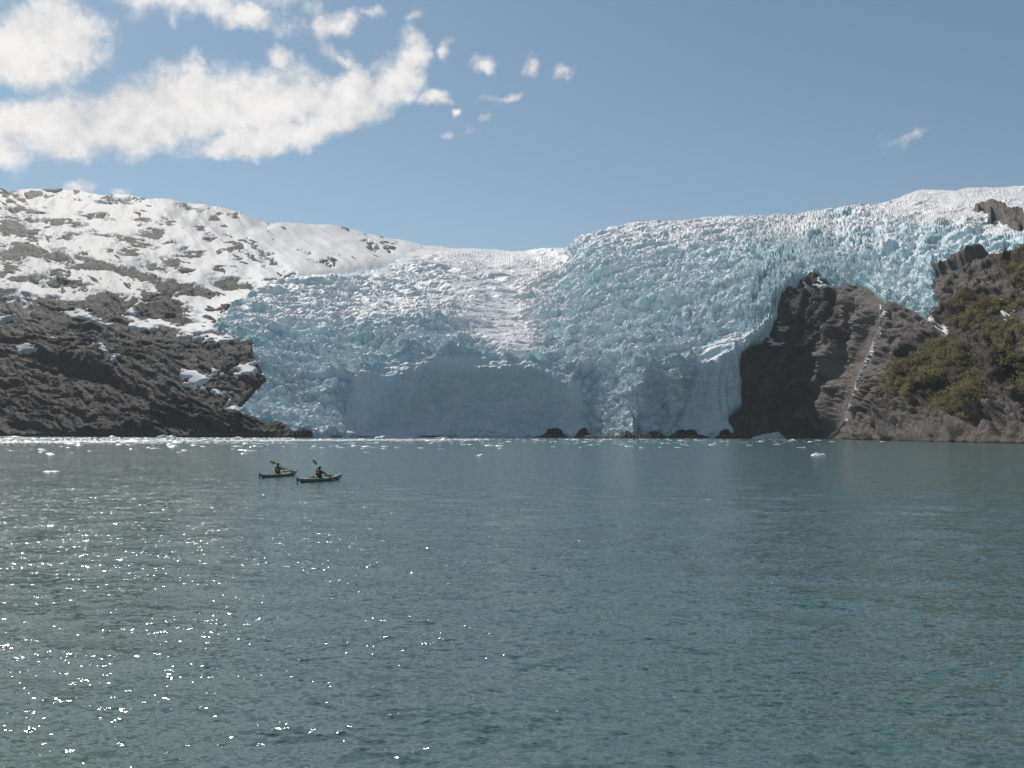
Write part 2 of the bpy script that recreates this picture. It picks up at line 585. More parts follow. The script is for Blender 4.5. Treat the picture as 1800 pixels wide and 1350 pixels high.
DRIFTS = [(143, 559, 28, 5, 10), (188, 575, 15, 5, 0), (245, 574, 30, 6, 14), (290, 578, 30, 6, 16), (345, 585, 34, 8, 2), (385, 578, 30, 9, -20), (332, 600, 10, 5, 10),
          (370, 606, 14, 7, 10), (397, 608, 16, 5, -6), (50, 625, 16, 5, 0), (181, 624, 12, 3, 24), (350, 680, 20, 9, 8), (432, 664, 16, 10, -30), (384, 704, 13, 4, 14),
          (383, 669, 10, 5, -20), (14, 573, 13, 4, 0), (420, 728, 14, 4, 20), (330, 690, 8, 3, 0), (212, 645, 5, 5, 0), (100, 606, 8, 2.5, 10), (236, 556, 9, 4, 20),
          (1668, 590, 7, 12, -35), (1655, 580, 8, 4, 30), (1518, 727, 6, 4, 25), (1394, 508, 3, 3, 0),
          (1420, 505, 12, 4, 30), (1373, 575, 7, 5, 30), (1795, 589, 16, 3, 4), (1790, 560, 8, 3, 0), (1494, 545, 4, 3, 0), (1556, 577, 3, 8, -10), (1450, 505, 9, 5, 30),
          (1365, 600, 14, 3, 38), (1350, 592, 10, 2.5, 38), (1575, 560, 9, 3, -25)]


def snow_field(px, py):
    """thickness sign of the snow: above 0 snow lies, below it is bare"""
    wx = px + 16 * fbm(px / 40, py / 9, 2.2, 5, 0.6)
    wy = py + 8 * fbm(px / 34, py / 9, 5.2, 5, 0.62)
    line = np.interp(wx, [-400, 0, 60, 130, 220, 300, 380, 440, 520, 560, 2200], [545, 552, 548, 530, 538, 560, 590, 600, 560, 520, 100])
    f = (line - wy) / 16.0
    f = np.clip(f, -1, 1.0)
    f = np.where(wy < 520, np.maximum(f, 0.9), f)
    hill = sstep(900, 760, px)
    f = np.where(px > 1250, -1.0, f)
    for (cx, cy, rx, ry, rot) in ROCKS:
        f = np.minimum(f, 0.55 - 1.1 * np.clip(blob(wx, wy, cx, cy, rx * 1.5, ry * 1.3, rot + 4), -2, 1) * 1.6)
    bd = line_dist(wx, wy, BAND)
    bw = np.interp(px, [135, 200, 300, 372], [6, 8, 11, 9])
    f = np.minimum(f, (bd - bw) / 6.0)
    small = fbm(px / 9, py / 5, 3.3, 3) * 0.35 + fbm(px / 50, py / 12, 9.3, 3) * 0.45
    f = f - np.where(f > 0, np.clip(-small - 0.10, 0, 1) * np.interp(py, [380, 470, 540], [0.5, 1.5, 2.6]) * sstep(420, 250, px + 0 * py), 0)
    for (cx, cy, rx, ry, rot) in DRIFTS:
        f = np.maximum(f, np.clip(blob(wx, wy, cx, cy, rx * 1.15, ry * 1.2, rot) * 2.2, -1, 1))
    # gullies of snow between the ledges of the upper right rock
    return f


STREAM = [(1550, 537), (1549, 560), (1547, 585), (1536, 605), (1530, 622), (1522, 638), (1512, 662), (1506, 680), (1500, 700), (1492, 722), (1484, 742), (1472, 758), (1460, 770)]


def rock_relief(px, py):
    """metres along the surface normal"""
    P = base_point(px, py)
    X, Y, Z = P[..., 0], P[..., 1], P[..., 2]
    right = sstep(1180, 1330, px)
    # left: slabs dipping to the right, rounded by the ice
    mpp = base_range(px, py) / FPX
    wv_ = fbm(px / 130, py / 70, 0.4, 3)
    a = (py - 0.33 * px + 26 * wv_) * 0.55
    b_ = (px + 0.33 * py + 30 * wv_) * 0.55
    L = 6.5 * ridged(b_ / 75, a / 22, 0.3, 3, 0.5) * 0.6 + 2.2 * ridged(b_ / 34, a / 6.5, 1.7, 3, 0.5) * 0.6
    a2 = (py + 0.5 * px + 20 * wv_) * 0.55
    L = L + 1.3 * ridged(a2 / 9, (px - py) / 60, 4.4, 2, 0.5) * 0.6 + 0.9 * ridged(px / 8, py / 4.0, 2.4, 4, 0.65) * 0.6
    up_ = 1 - sstep(540, 620, py)
    L = L * (1 - 0.55 * up_) + up_ * 5 * fbm(X / 120, Y / 190, 0.7, 3, 0.5)
    st = (a + 5 * wv_) / 8.5 + 0.25 * fbm(px / 30, py / 9, 1.9, 3)
    fr = st - np.floor(st)
    L = L + 2.4 * (np.minimum(fr / 0.8, (1 - fr) / 0.2)) * (0.5 + fbm(px / 40, py / 15, 6.6, 2)).clip(0, 1.2) + 0.9 * ridged(px / 9, py / 4, 8.4, 3, 0.6) * 0.6
    for sx_, sy_, am, sd_n in ((26, 9, 2.6, 21), (11, 4.2, 1.3, 22)):
        f1, f2, rnd, ox, oy, oz = worley3(b_ / sx_ + 0.3 * wv_, a / sy_ + 0.4 * wv_, np.full(px.shape, 0.5), sd_n)
        L = L + am * ((rnd[..., 2] - .5) + 0.9 * (rnd[..., 3] - .5) * ox + 1.1 * (rnd[..., 4] - .2) * oy - 0.35 * (1 - sstep(0, .14, f2 - f1)))
    # right: steep rock cut by gullies running down to the left
    wr = fbm(px / 60, py / 60, 0.9, 4, 0.55)
    ga = (px + 0.52 * (py - 768)) * mpp + 7 * wr
    gb = (py - 0.4 * px) * mpp
    Rr = 8.5 * ridged(ga / 30, gb / 120, 0.6, 2, 0.5) * 0.9 + 1.6 * ridged(ga / 9.5 + 0.5 * wr, gb / 26, 1.6, 4, 0.56) * 0.7
    Rr = Rr + 1.0 * ridged(ga / 4.0, gb / 6.5 + wr, 2.6, 3, 0.6) * 0.7 + 1.1 * ridged(px / 5.5 + wr, py / 7.5, 5.2, 4, 0.65) * 0.6
    sj = ga / 8.0 + 0.5 * wr + 0.2 * fbm(px / 9, py / 14, 3.9, 3)
    fj = sj - np.floor(sj)
    Rr = Rr + 2.0 * np.minimum(fj / 0.75, (1 - fj) / 0.25) * (0.6 + fbm(px / 24, py / 30, 2.6, 2)).clip(0, 1.3)
    for sx_, sy_, am, sd_n in ((13, 24, 4.2, 23), (6.5, 10, 2.2, 24), (3.2, 5, 1.0, 25)):
        f1, f2, rnd, ox, oy, oz = worley3(ga / sx_ + 0.3 * wr, gb / sy_ + 0.3 * wr, np.full(px.shape, 0.5), sd_n)
        Rr = Rr + am * ((rnd[..., 2] - .5) + 1.1 * (rnd[..., 3] - .5) * ox + 0.9 * (rnd[..., 4] - .3) * oy - 0.4 * (1 - sstep(0, .12, f2 - f1)))
    out = L * (1 - right) + Rr * right
    # knolls that carry the deepest shade of the right bank
    for (cx, cy, rx, ry, hgt) in ((1572, 690, 10, 42, -9), (1606, 650, 9, 34, -7), (1600, 640, 16, 50, 5), (1552, 735, 9, 26, -6), (1585, 740, 10, 20, 5),
                                  (1735, 758, 30, 9, -7), (1790, 752, 14, 18, -6), (1765, 762, 13, 8, 4), (1745, 645, 8, 16, -6),
                                  (1490, 640, 12, 30, -5), (1478, 600, 16, 34, 7), (1462, 690, 14, 24, 6), (1440, 720, 16, 30, -4), (1490, 664, 8, 10, 5),
                                  (1640, 700, 70, 60, 5), (1760, 570, 40, 30, 5), (1700, 770, 90, 12, 3)):
        out = out + hgt * np.exp(-(((px - cx) / rx) ** 2 + ((py - cy) / ry) ** 2))
    gx_ = px + 5 * fbm(px / 25, py / 25, 4.1, 3)
    for path, depth, wid in ((((1622, 612), (1600, 660), (1588, 700), (1572, 740), (1556, 768)), 8, 5), (((1606, 625), (1580, 680), (1566, 712), (1548, 735)), 7, 5),
                             (((1515, 545), (1498, 600), (1482, 650), (1462, 690), (1446, 740), (1436, 768)), 9, 7), (((1468, 520), (1458, 570), (1450, 620), (1440, 680)), 7, 6),
                             (((1585, 565), (1560, 620), (1540, 660), (1520, 705)), 5, 4), (((1540, 560), (1524, 600), (1508, 640)), 5, 5), (((1425, 505), (1412, 560), (1408, 610)), 6, 5),
                             (((1700, 752), (1745, 756), (1790, 772)), 7, 8), (((1812, 690), (1786, 740), (1766, 772)), 7, 6), (((1752, 628), (1742, 660), (1748, 690)), 5, 4),
                             (((1640, 600), (1630, 640), (1612, 665)), 4, 4), (((1640, 735), (1612, 752), (1590, 770)), 5, 5), (((1716, 480), (1690, 530), (1676, 575)), 4, 5)):
        dd = line_dist(gx_, py, path)
        out = out - depth * np.exp(-(dd / wid) ** 2) * (0.75 + 0.5 * wr) + 0.35 * depth * np.exp(-((dd - 2.2 * wid) / wid) ** 2)
    for (cx, cy, rx, ry, rot, hgt) in ((150, 665, 62, 14, 18, -10), (150, 640, 80, 14, 18, 8), (250, 700, 60, 16, -22, -8), (285, 685, 50, 14, -20, 7), (240, 600, 40, 10, 10, -5),
                                       (50, 755, 60, 10, 0, -5), (300, 655, 60, 14, 30, 6), (290, 545, 34, 18, 14, 9), (45, 440, 40, 12, 10, 6), (300, 515, 60, 9, 12, 6),
                                       (425, 640, 6, 34, 8, -3)):
        c, s = math.cos(R(rot)), math.sin(R(rot))
        dx, dy = px - cx, py - cy
        out = out + hgt * np.exp(-(((dx * c + dy * s) / rx) ** 2 + ((-dx * s + dy * c) / ry) ** 2))
    g_ = np.exp(-(line_dist(px, py, STREAM) / 20) ** 2)
    out = out * (1 - 0.94 * g_) - 1.2 * g_
    return out * np.interp(py, [0, 755, 775], [1, 1, 0.35])


def rock_point(px, py, lift=0.0):
    return base_point(px, py) + base_normal(px, py) * (rock_relief(px, py) + lift)[..., None]


# ------------------------------------------------------------------ materials of the land
def rock_material():
    m, t, b = material("weathered_rock", 0.75)
    b.inputs["Specular IOR Level"].default_value = 0.15
    p = t.pos()
    veg = t.attr("veg")
    big = t.noise(p, 0.012, 5, 0.6)
    mid = t.noise(p, 0.09, 6, 0.65, 0.4)
    streak = t.noise(t.mapping(p, scale=(0.35, 0.35, 0.035)), 1.0, 5, 0.6)
    fine = t.noise(p, 0.5, 6, 0.75)
    c = t.mix(t.smooth(big, 0.35, 0.65), (0.050, 0.043, 0.041), (0.080, 0.067, 0.062))
    c = t.mix(t.smooth(mid, 0.38, 0.7), c, (0.108, 0.092, 0.086))
    c = t.mix(t.math("MULTIPLY", t.smooth(streak, 0.5, 0.72), 0.55), c, (0.034, 0.033, 0.036))
    c = t.mix(t.math("MULTIPLY", t.smooth(fine, 0.54, 0.72), 0.65), c, (0.175, 0.155, 0.143))
    c = t.mix(t.math("MULTIPLY", t.smooth(fine, 0.45, 0.25), 0.5), c, (0.028, 0.026, 0.027))
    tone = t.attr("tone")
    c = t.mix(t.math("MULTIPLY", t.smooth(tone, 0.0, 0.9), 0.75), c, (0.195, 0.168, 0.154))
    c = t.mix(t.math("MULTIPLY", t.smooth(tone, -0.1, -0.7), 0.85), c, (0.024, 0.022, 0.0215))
    vn = t.noise(p, 0.05, 5, 0.65)
    vc = t.mix(vn, (0.038, 0.025, 0.017), (0.074, 0.050, 0.033))
    vf = t.math("MULTIPLY", veg, t.smooth(vn, 0.30, 0.46), clamp=True)
    c = t.mix(vf, c, vc)
    # the wet tide band and the pale barnacle line above it
    z = t.sep(p)[2]
    zz = t.math("ADD", z, t.math("MULTIPLY_ADD", mid, 3.0, -1.5))
    c = t.mix(t.math("MULTIPLY", t.smooth(zz, 5.0, 2.2), 0.45), c, (0.14, 0.115, 0.088))
    c = t.mix(t.smooth(zz, 1.0, 0.2), c, (0.035, 0.032, 0.028))
    t.link(c, b.inputs["Base Color"])
    t.link(t.smooth(fine, 0.3, 0.7, 0.55, 0.85), b.inputs["Roughness"])
    h = t.math("ADD", t.math("MULTIPLY", fine, 1.1), t.math("MULTIPLY", mid, 3.2))
    t.link(t.bump(h, 1.0, 1.3), b.inputs["Normal"])
    return m


def snow_material():
    m, t, b = material("old_snow", 0.6)
    p = t.pos()
    n = t.noise(t.mapping(p, scale=(0.02, 0.006, 0.02)), 1.0, 5, 0.6)
    f = t.noise(p, 0.25, 4, 0.6)
    c = t.mix(t.smooth(n, 0.42, 0.75), (0.56, 0.55, 0.545), (0.48, 0.465, 0.455))
    # light painted in: paler snow towards the icefield, on the slope turned from sun
    c = t.mix(t.smooth(t.math("MULTIPLY_ADD", n, 160.0, t.sep(p)[0]), -430.0, -200.0), c, (0.74, 0.725, 0.715))
    c = t.mix(t.math("MULTIPLY", t.smooth(f, 0.6, 0.8), 0.25), c, (0.50, 0.475, 0.455))
    t.link(c, b.inputs["Base Color"])
    b.inputs["Specular IOR Level"].default_value = 0.08
    h = t.math("ADD", t.math("MULTIPLY", n, 3.0), t.math("MULTIPLY", f, 0.4))
    t.link(t.bump(h, 0.6, 1.0), b.inputs["Normal"])
    return m


def ice_material():
    m, t, b = material("glacier_ice", 0.55)
    p = t.pos()
    snow, dirt, deep = t.attr("snow"), t.attr("dirt"), t.attr("deep")
    n = t.noise(p, 0.05, 6, 0.65)
    f = t.noise(p, 0.35, 5, 0.7)
    band = t.noise(t.mapping(p, scale=(0.02, 0.02, 0.22)), 1.0, 4, 0.6, 0.6)
    c = t.mix(t.smooth(n, 0.35, 0.68), (0.60, 0.745, 0.765), (0.75, 0.815, 0.82))
    c = t.mix(t.math("MULTIPLY", t.smooth(band, 0.52, 0.75), 0.5), c, (0.47, 0.65, 0.69))
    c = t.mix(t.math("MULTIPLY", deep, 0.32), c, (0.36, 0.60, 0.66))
    c = t.mix(t.math("MULTIPLY", dirt, t.smooth(f, 0.35, 0.62)), c, (0.32, 0.29, 0.26))
    sn = t.math("ADD", snow, t.math("MULTIPLY_ADD", f, 0.7, -0.35))
    c = t.mix(t.smooth(sn, 0.3, 0.75), c, (0.80, 0.78, 0.77))
    t.link(c, b.inputs["Base Color"])
    b.inputs["Specular IOR Level"].default_value = 0.3
    h = t.math("ADD", t.math("MULTIPLY", f, 1.0), t.math("MULTIPLY", n, 1.5))
    t.link(t.bump(h, 0.5, 0.7), b.inputs["Normal"])
    return m


M_ROCK, M_SNOW, M_ICE = rock_material(), snow_material(), ice_material()


def veg_mask(px, py):
    v = sstep(1.1, 0.2, np.abs(px + 40) / 330) * sstep(575, 620, py) * sstep(745, 715, py)
    v = v * (0.85 + 0.7 * fbm(px / 45, py / 22, 6.1, 3))
    for (cx, cy, rx, ry) in ((1680, 680, 110, 80), (1745, 575, 80, 50), (1790, 650, 40, 70), (1800, 485, 45, 35), (1580, 725, 40, 30)):
        v = np.maximum(v, 0.85 * sstep(-0.15, 0.4, blob(px, py, cx, cy, rx, ry)))
    return np.clip(v, 0, 1)


def dense_cols(a, b, lo, hi, step, out_step):
    inner = np.arange(max(a, lo), min(b, hi) + step, step)
    left = np.arange(a, lo, out_step) if a < lo else np.array([])
    right = np.arange(inner[-1] + out_step, b, out_step) if b > hi else np.array([])
    return np.concatenate([left, inner, right])


# ------------------------------------------------------------------ rock ground
def land(name, label, cat, a, b, nrow, step):
    cols = dense_cols(a, b, -20, 1820, step, 10)
    px, py = ground_grid(cols, np.linspace(0, 1, nrow))
    sd = ice_sd(px, py)
    P = base_point(px, py)
    n = base_normal(px, py)
    rel = rock_relief(px, py)
    under = sstep(-1.0, 7.0, sd)
    if px.mean() < 900:       # bare knobs stand out of the snow
        rel = rel + 2.5 * np.clip(-snow_field(px, py), 0, 0.5) * sstep(600, 540, py)
    rel = rel * (1 - under) - 9 * under - 16 * sstep(5, 30, sd)
    P = P + n * rel[..., None]
    wv_ = fbm(px / 90, py / 60, 3.4, 3)
    if px.mean() < 900:
        tone = 0.55 * fbm((px + py) / 60, (py - 0.33 * px + 26 * wv_) / 7, 8.1, 5, 0.6) + 0.4 * fbm(px / 120, py / 50, 1.1, 3) - 0.35 - 0.45 * sstep(600, 540, py)
    else:
        mpp = base_range(px, py) / FPX
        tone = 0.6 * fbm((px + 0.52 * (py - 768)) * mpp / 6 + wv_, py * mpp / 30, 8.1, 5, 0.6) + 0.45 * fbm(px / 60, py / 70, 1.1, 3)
        tone = tone + 0.05 + 0.95 * sstep(1430, 1520, px)  # painted shade: tone kept dark on the shaded wall, raised on the sunlit bank
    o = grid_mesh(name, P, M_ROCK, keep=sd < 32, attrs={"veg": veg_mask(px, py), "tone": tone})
    return tag(o, label, cat, kind="structure")


land("hill", "dark brown rocky hillside rising from the bay left of the glacier", "hill", -330, 760, 380, 1.7)
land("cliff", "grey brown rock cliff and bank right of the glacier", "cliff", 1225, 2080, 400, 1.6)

# ------------------------------------------------------------------ snow on the hill
cols = dense_cols(-330, 790, -20, 1820, 1.6, 10)
px, py = ground_grid(cols, np.linspace(0.08, 1, 380))
sd = ice_sd(px, py)
f = snow_field(px, py)
P = base_point(px, py)
n = base_normal(px, py)
X, Y = P[..., 0], P[..., 1]
rel = rock_relief(px, py)
drape = 3.5 * fbm(X / 70 + Y / 300, Y / 260, 0.7, 3) + 2.0 * ridged(X / 40 + Y / 90, Y / 400, 3.7, 3) * 0.5
def blur(a, ky, kx):
    for ax, kk in ((0, ky), (1, kx)):
        c_ = np.cumsum(np.pad(a, [(kk + 1, kk) if i == ax else (0, 0) for i in (0, 1)], "edge"), axis=ax)
        n_ = 2 * kk + 1
        a = (c_[n_:] - c_[:-n_]) / n_ if ax == 0 else (c_[:, n_:] - c_[:, :-n_]) / n_
    return a


soft = blur(blur(rel, 6, 12), 6, 12) + 1.6 + drape * 1.0
t_ = np.clip(f, -1, 1)
cov = sstep(0, .6, t_)
h = np.where(t_ > 0, soft * cov + (blur(rel, 2, 3) + 0.5) * (1 - cov), blur(rel, 2, 3) + 0.5 + 7 * t_)
merge = sstep(520, 450, py) * sstep(450, 520, px)
h = h - 8 * sstep(0, 12, sd) * (1 - merge) - merge * (5 * sstep(0, 70, sd) + 2.0 * sstep(0, 40, sd) * (1 + fbm(px / 14, py / 5, 3.0, 3)))
P = P + n * h[..., None]
o = grid_mesh("snow_cover", P, M_SNOW, keep=(f > -0.3) & (sd < 18 + 70 * merge))
tag(o, "white snow field draped over the upper slope of the left hillside", "snow", kind="stuff")

# snow on the right bank, a few small drifts
cols = np.arange(1320, 1830, 1.6)
px, py = ground_grid(cols, np.linspace(0, 0.75, 300))
sd = ice_sd(px, py)
f = snow_field(px, py)
h = rock_relief(px, py) + np.where(f > 0, 0.3 + 0.9 * f, 5 * f)
P = base_point(px, py) + base_normal(px, py) * h[..., None]
o = grid_mesh("snow_patches", P, M_SNOW, keep=(f > -0.3) & (sd < 3), back=False)
tag(o, "small leftover snow drifts lying in hollows of the right cliff", "snow", kind="stuff")

# ------------------------------------------------------------------ glacier
def amp_map(px, py):
    a = np.full(px.shape, 1.0)

    def put(val, m):
        nonlocal a
        a = a + (val - a) * np.clip(m, 0, 1)
    # left apron: long transverse waves
    put(0.48, sstep(0.0, 0.5, blob(px, py, 640, 520, 330, 85, -8)))
    put(0.95, sstep(0.0, 0.5, blob(px, py, 500, 665, 130, 110, 0)))
    # the smooth stream in the middle
    st = np.interp(py, [425, 450, 480, 510, 540, 570, 600, 625], [800, 800, 860, 850, 850, 868, 895, 915])
    wd = np.interp(py, [425, 450, 480, 510, 540, 570, 600, 625], [150, 130, 100, 84, 80, 70, 48, 30])
    put(0.13, sstep(1.15, 0.55, np.abs(px - st) / wd) * sstep(630, 618, py))
    put(0.13, sstep(0.0, 0.4, blob(px, py, 660, 440, 150, 28, 10)))
    # big calved face in the shade
    face = [(600, 780), (610, 700), (625, 650), (680, 630), (760, 623), (830, 618), (890, 627), (950, 638), (1010, 660), (1030, 700), (1045, 780)]
    put(0.15, sstep(-4, 14, poly_sd(px, py, face)))
    put(0.9, 0.8 * np.exp(-((poly_sd(px, py, face) + 4) / 7) ** 2) * sstep(745, 700, py))
    # right wall of the icefall
    wall = [(1180, 780), (1205, 700), (1225, 640), (1205, 605), (1260, 592), (1325, 578), (1372, 535), (1375, 560), (1310, 640), (1310, 780)]
    put(0.17, sstep(-4, 16, poly_sd(px, py, wall)))
    # icefall
    put(1.15, sstep(0.1, 0.5, blob(px, py, 1090, 560, 130, 150, 0)))
    put(0.85, sstep(0.0, 0.5, blob(px, py, 1230, 430, 190, 60, 0)))
    # upper right snow
    put(0.50, sstep(0.0, 0.5, blob(px, py, 1720, 380, 250, 60, 8)))
    put(0.22, sstep(0.0, 0.5, blob(px, py, 1700, 345, 200, 22, 0)))
    put(0.95, sstep(0.0, 0.5, blob(px, py, 1500, 450, 130, 70, 0)))
    return a


def snow_zone(px, py):
    s = np.full(px.shape, 0.42)

    def put(val, m):
        nonlocal s
        s = s + (val - s) * np.clip(m, 0, 1)
    st = np.interp(py, [425, 450, 480, 510, 540, 570, 600, 625], [800, 800, 860, 850, 850, 868, 895, 915])
    wd = np.interp(py, [425, 450, 480, 510, 540, 570, 600, 625], [200, 190, 140, 125, 115, 95, 66, 36])
    put(1.0, sstep(1.25, 0.6, np.abs(px - st) / wd) * sstep(628, 616, py))
    put(0.9, sstep(0.0, 0.4, blob(px, py, 640, 440, 170, 40, 10)))
    put(0.62, sstep(0.0, 0.5, blob(px, py, 640, 520, 330, 75, -8)) * (s < 0.5))
    put(0.70, sstep(0.0, 0.5, blob(px, py, 1300, 405, 330, 44, -3)))
    put(0.85, sstep(0.0, 0.5, blob(px, py, 1720, 370, 270, 70, 6)))
    put(0.55, sstep(0.0, 0.5, blob(px, py, 1110, 500, 130, 110, 0)))
    put(0.55, sstep(0.0, 0.5, blob(px, py, 1500, 430, 160, 60, 0)) * (s < 0.5))
    put(0.8, sstep(0.0, 0.6, blob(px, py, 1075, 745, 45, 40, 0)))
    return s


cols = dense_cols(340, 2050, 360, 1815, 1.22, 8)
rows = np.concatenate([np.linspace(0, 0.52, 270)[:-1], np.linspace(0.52, 1, 250)])
px, py = ground_grid(cols, rows, -9.0)
sd = ice_sd(px, py)
P = base_point(px, py)
nb = base_normal(px, py, 12.0)

# buttresses and bays of the front, metres towards the bay
push = np.zeros(px.shape)
toe = np.where(px < 1108, np.clip((px - 1034) / 74, 0, 1), np.clip(1 - (px - 1108) / 16, 0, 1))
push += 26 * toe * sstep(695, 768, py + 0.35 * (1108 - px) * (px < 1108) - 6)
for (cx, cy, rx, ry, hgt) in ((1120, 640, 32, 70, 15), (1150, 600, 26, 40, 8), (1085, 655, 16, 30, -8), (1030, 665, 20, 45, 5), (1190, 690, 24, 50, 8),
                              (1170, 720, 10, 40, -6), (1235, 600, 14, 40, -6), (590, 700, 30, 60, 10), (640, 650, 22, 26, 8), (700, 600, 60, 12, 8), (640, 600, 40, 12, -6),
                              (780, 585, 90, 8, -8), (760, 568, 90, 6, 9), (820, 700, 120, 60, -9), (940, 640, 22, 18, 6), (975, 690, 30, 60, 5), (505, 735, 50, 14, 8),
                              (490, 640, 30, 24, 7), (520, 600, 26, 20, -7), (470, 610, 22, 18, 5), (1330, 520, 30, 26, 9), (1275, 540, 34, 14, 7), (1300, 565, 60, 10, -4), (1240, 560, 24, 20, 6),
                              (1500, 470, 26, 40, 6), (1540, 440, 14, 50, -7), (1440, 440, 18, 50, 6), (1470, 420, 10, 50, -8), (1400, 430, 16, 50, -6), (1580, 470, 20, 50, 6), (1615, 450, 10, 50, -6),
                              (1640, 400, 34, 24, 8), (1700, 430, 18, 40, 8), (1735, 420, 10, 40, -6), (1610, 360, 26, 16, 8), (1660, 365, 30, 10, -6), (1010, 430, 20, 26, 8)):
    push += hgt * np.exp(-(((px - cx) / rx) ** 2 + ((py - cy) / ry) ** 2))
P[..., 1] -= push
P[..., 2] += 0.15 * push * sstep(0, 12, P[..., 2])

X, Y, Z = P[..., 0], P[..., 1], P[..., 2]
gap = np.linalg.norm(np.diff(P, axis=0, append=P[-1:] * 2 - P[-2:-1]), axis=-1)
gap = np.clip(gap, 0.5, 14)
w1 = fbm(X / 60, Y / 60, Z / 60, 3)
w2 = fbm(X / 60, Y / 60, Z / 60 + 8.2, 3)
w3 = fbm(X / 60, Y / 60, Z / 60 - 5.1, 3)
amp = amp_map(px, py)
vary = fbm(X / 95, Y / 95, Z / 80, 3)
wide = 1.0 + (0.75 + 0.6 * sstep(1000, 1350, Y)) * sstep(1580, 1400, px)
deepw = 1.0 + 0.9 * sstep(1300, 1480, px)
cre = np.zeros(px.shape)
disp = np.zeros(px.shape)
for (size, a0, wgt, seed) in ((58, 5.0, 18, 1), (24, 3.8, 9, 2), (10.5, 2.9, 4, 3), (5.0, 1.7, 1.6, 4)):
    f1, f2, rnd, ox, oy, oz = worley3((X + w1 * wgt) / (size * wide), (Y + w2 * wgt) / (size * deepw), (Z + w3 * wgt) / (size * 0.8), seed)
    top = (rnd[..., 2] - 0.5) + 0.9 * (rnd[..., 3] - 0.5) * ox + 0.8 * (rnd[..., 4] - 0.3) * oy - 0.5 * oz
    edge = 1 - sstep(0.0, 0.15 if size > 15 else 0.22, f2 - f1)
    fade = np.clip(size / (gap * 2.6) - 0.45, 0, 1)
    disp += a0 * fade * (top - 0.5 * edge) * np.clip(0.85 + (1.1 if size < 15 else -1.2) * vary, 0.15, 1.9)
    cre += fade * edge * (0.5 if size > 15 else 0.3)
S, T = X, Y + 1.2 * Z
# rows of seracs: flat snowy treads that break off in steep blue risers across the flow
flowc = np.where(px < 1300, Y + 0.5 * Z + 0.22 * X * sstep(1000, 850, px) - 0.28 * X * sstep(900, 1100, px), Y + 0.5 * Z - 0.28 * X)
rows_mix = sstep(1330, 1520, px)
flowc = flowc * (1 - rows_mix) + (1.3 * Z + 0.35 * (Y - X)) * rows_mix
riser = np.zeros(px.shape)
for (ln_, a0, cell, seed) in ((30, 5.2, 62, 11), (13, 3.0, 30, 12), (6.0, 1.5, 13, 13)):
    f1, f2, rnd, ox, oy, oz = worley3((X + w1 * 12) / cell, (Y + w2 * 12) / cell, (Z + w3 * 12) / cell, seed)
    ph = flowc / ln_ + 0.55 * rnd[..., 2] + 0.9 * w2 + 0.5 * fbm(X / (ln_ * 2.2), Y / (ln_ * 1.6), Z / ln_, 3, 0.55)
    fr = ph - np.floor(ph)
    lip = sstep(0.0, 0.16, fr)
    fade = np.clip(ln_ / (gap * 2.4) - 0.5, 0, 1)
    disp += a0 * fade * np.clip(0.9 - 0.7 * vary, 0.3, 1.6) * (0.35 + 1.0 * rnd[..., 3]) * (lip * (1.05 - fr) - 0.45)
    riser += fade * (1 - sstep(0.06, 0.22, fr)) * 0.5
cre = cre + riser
disp += (2.0 * fbm(X / 12, Y / 12, Z / 12, 3, 0.6) + 2.2 * ridged(X / 30, Y / 22, Z / 18, 4, .58) * 0.6) * np.clip(6 / gap, 0.15, 1)
fine = 0.9 * fbm(X / 5, Y / 6, Z / 6, 3, 0.6) * np.clip(3 / gap, 0, 1) + 1.6 * fbm(S / 26, T / 34, 2.5, 3)
flute = 1.9 * ridged(S / 10 + 0.5 * w1, T / 70, 1.1, 4, 0.55) + 1.4 * ridged(S / 30 + T / 40 + 0.4 * w2, T / 16 - S / 60, 4.1, 3, 0.5) * 0.7
swell = 3.0 * fbm(S / 60, T / 24, 6.6, 3) + 1.0 * ridged(S / 45 + w2, T / 12 + w1, 2.2, 2) * 0.6
lowamp = 1 - sstep(0.2, 0.6, amp)
steep = 1 - sstep(0.35, 0.7, nb[..., 2])
H = disp * amp + fine * (0.22 + 0.78 * amp) + lowamp * (flute * steep + swell * (1 - steep))
apron = sstep(0.0, 0.45, blob(px, py, 650, 525, 350, 95, -6))
warpx = 14 * w1 + 10 * fbm(X / 160, Y / 160, 3.3, 2)
H = H + apron * (5.5 * ridged(X / 150 + w2 * 0.3, (Y + warpx + 0.25 * X) / 62, 4.2, 2, 0.5) + 2.6 * ridged(X / 60 + w2 * 0.3, (Y + warpx + 0.25 * X) / 21, 7.2, 2, 0.5) * np.clip(9 / gap, 0, 1))
fall = np.clip(sstep(0.0, 0.45, blob(px, py, 1180, 470, 260, 110, -6)) + 0.7 * sstep(0.0, 0.45, blob(px, py, 1560, 430, 230, 80, 8)), 0, 1)
H = H + fall * 5.0 * ridged(X / 120 + w2 * 0.3, (Y + warpx - 0.2 * X + Z) / 55, 14.2, 2, 0.5)
edgefac = sstep(-2, np.where((px < 780) & (py < 500), 60, 10), sd)
H = H * (0.25 + 0.75 * edgefac)
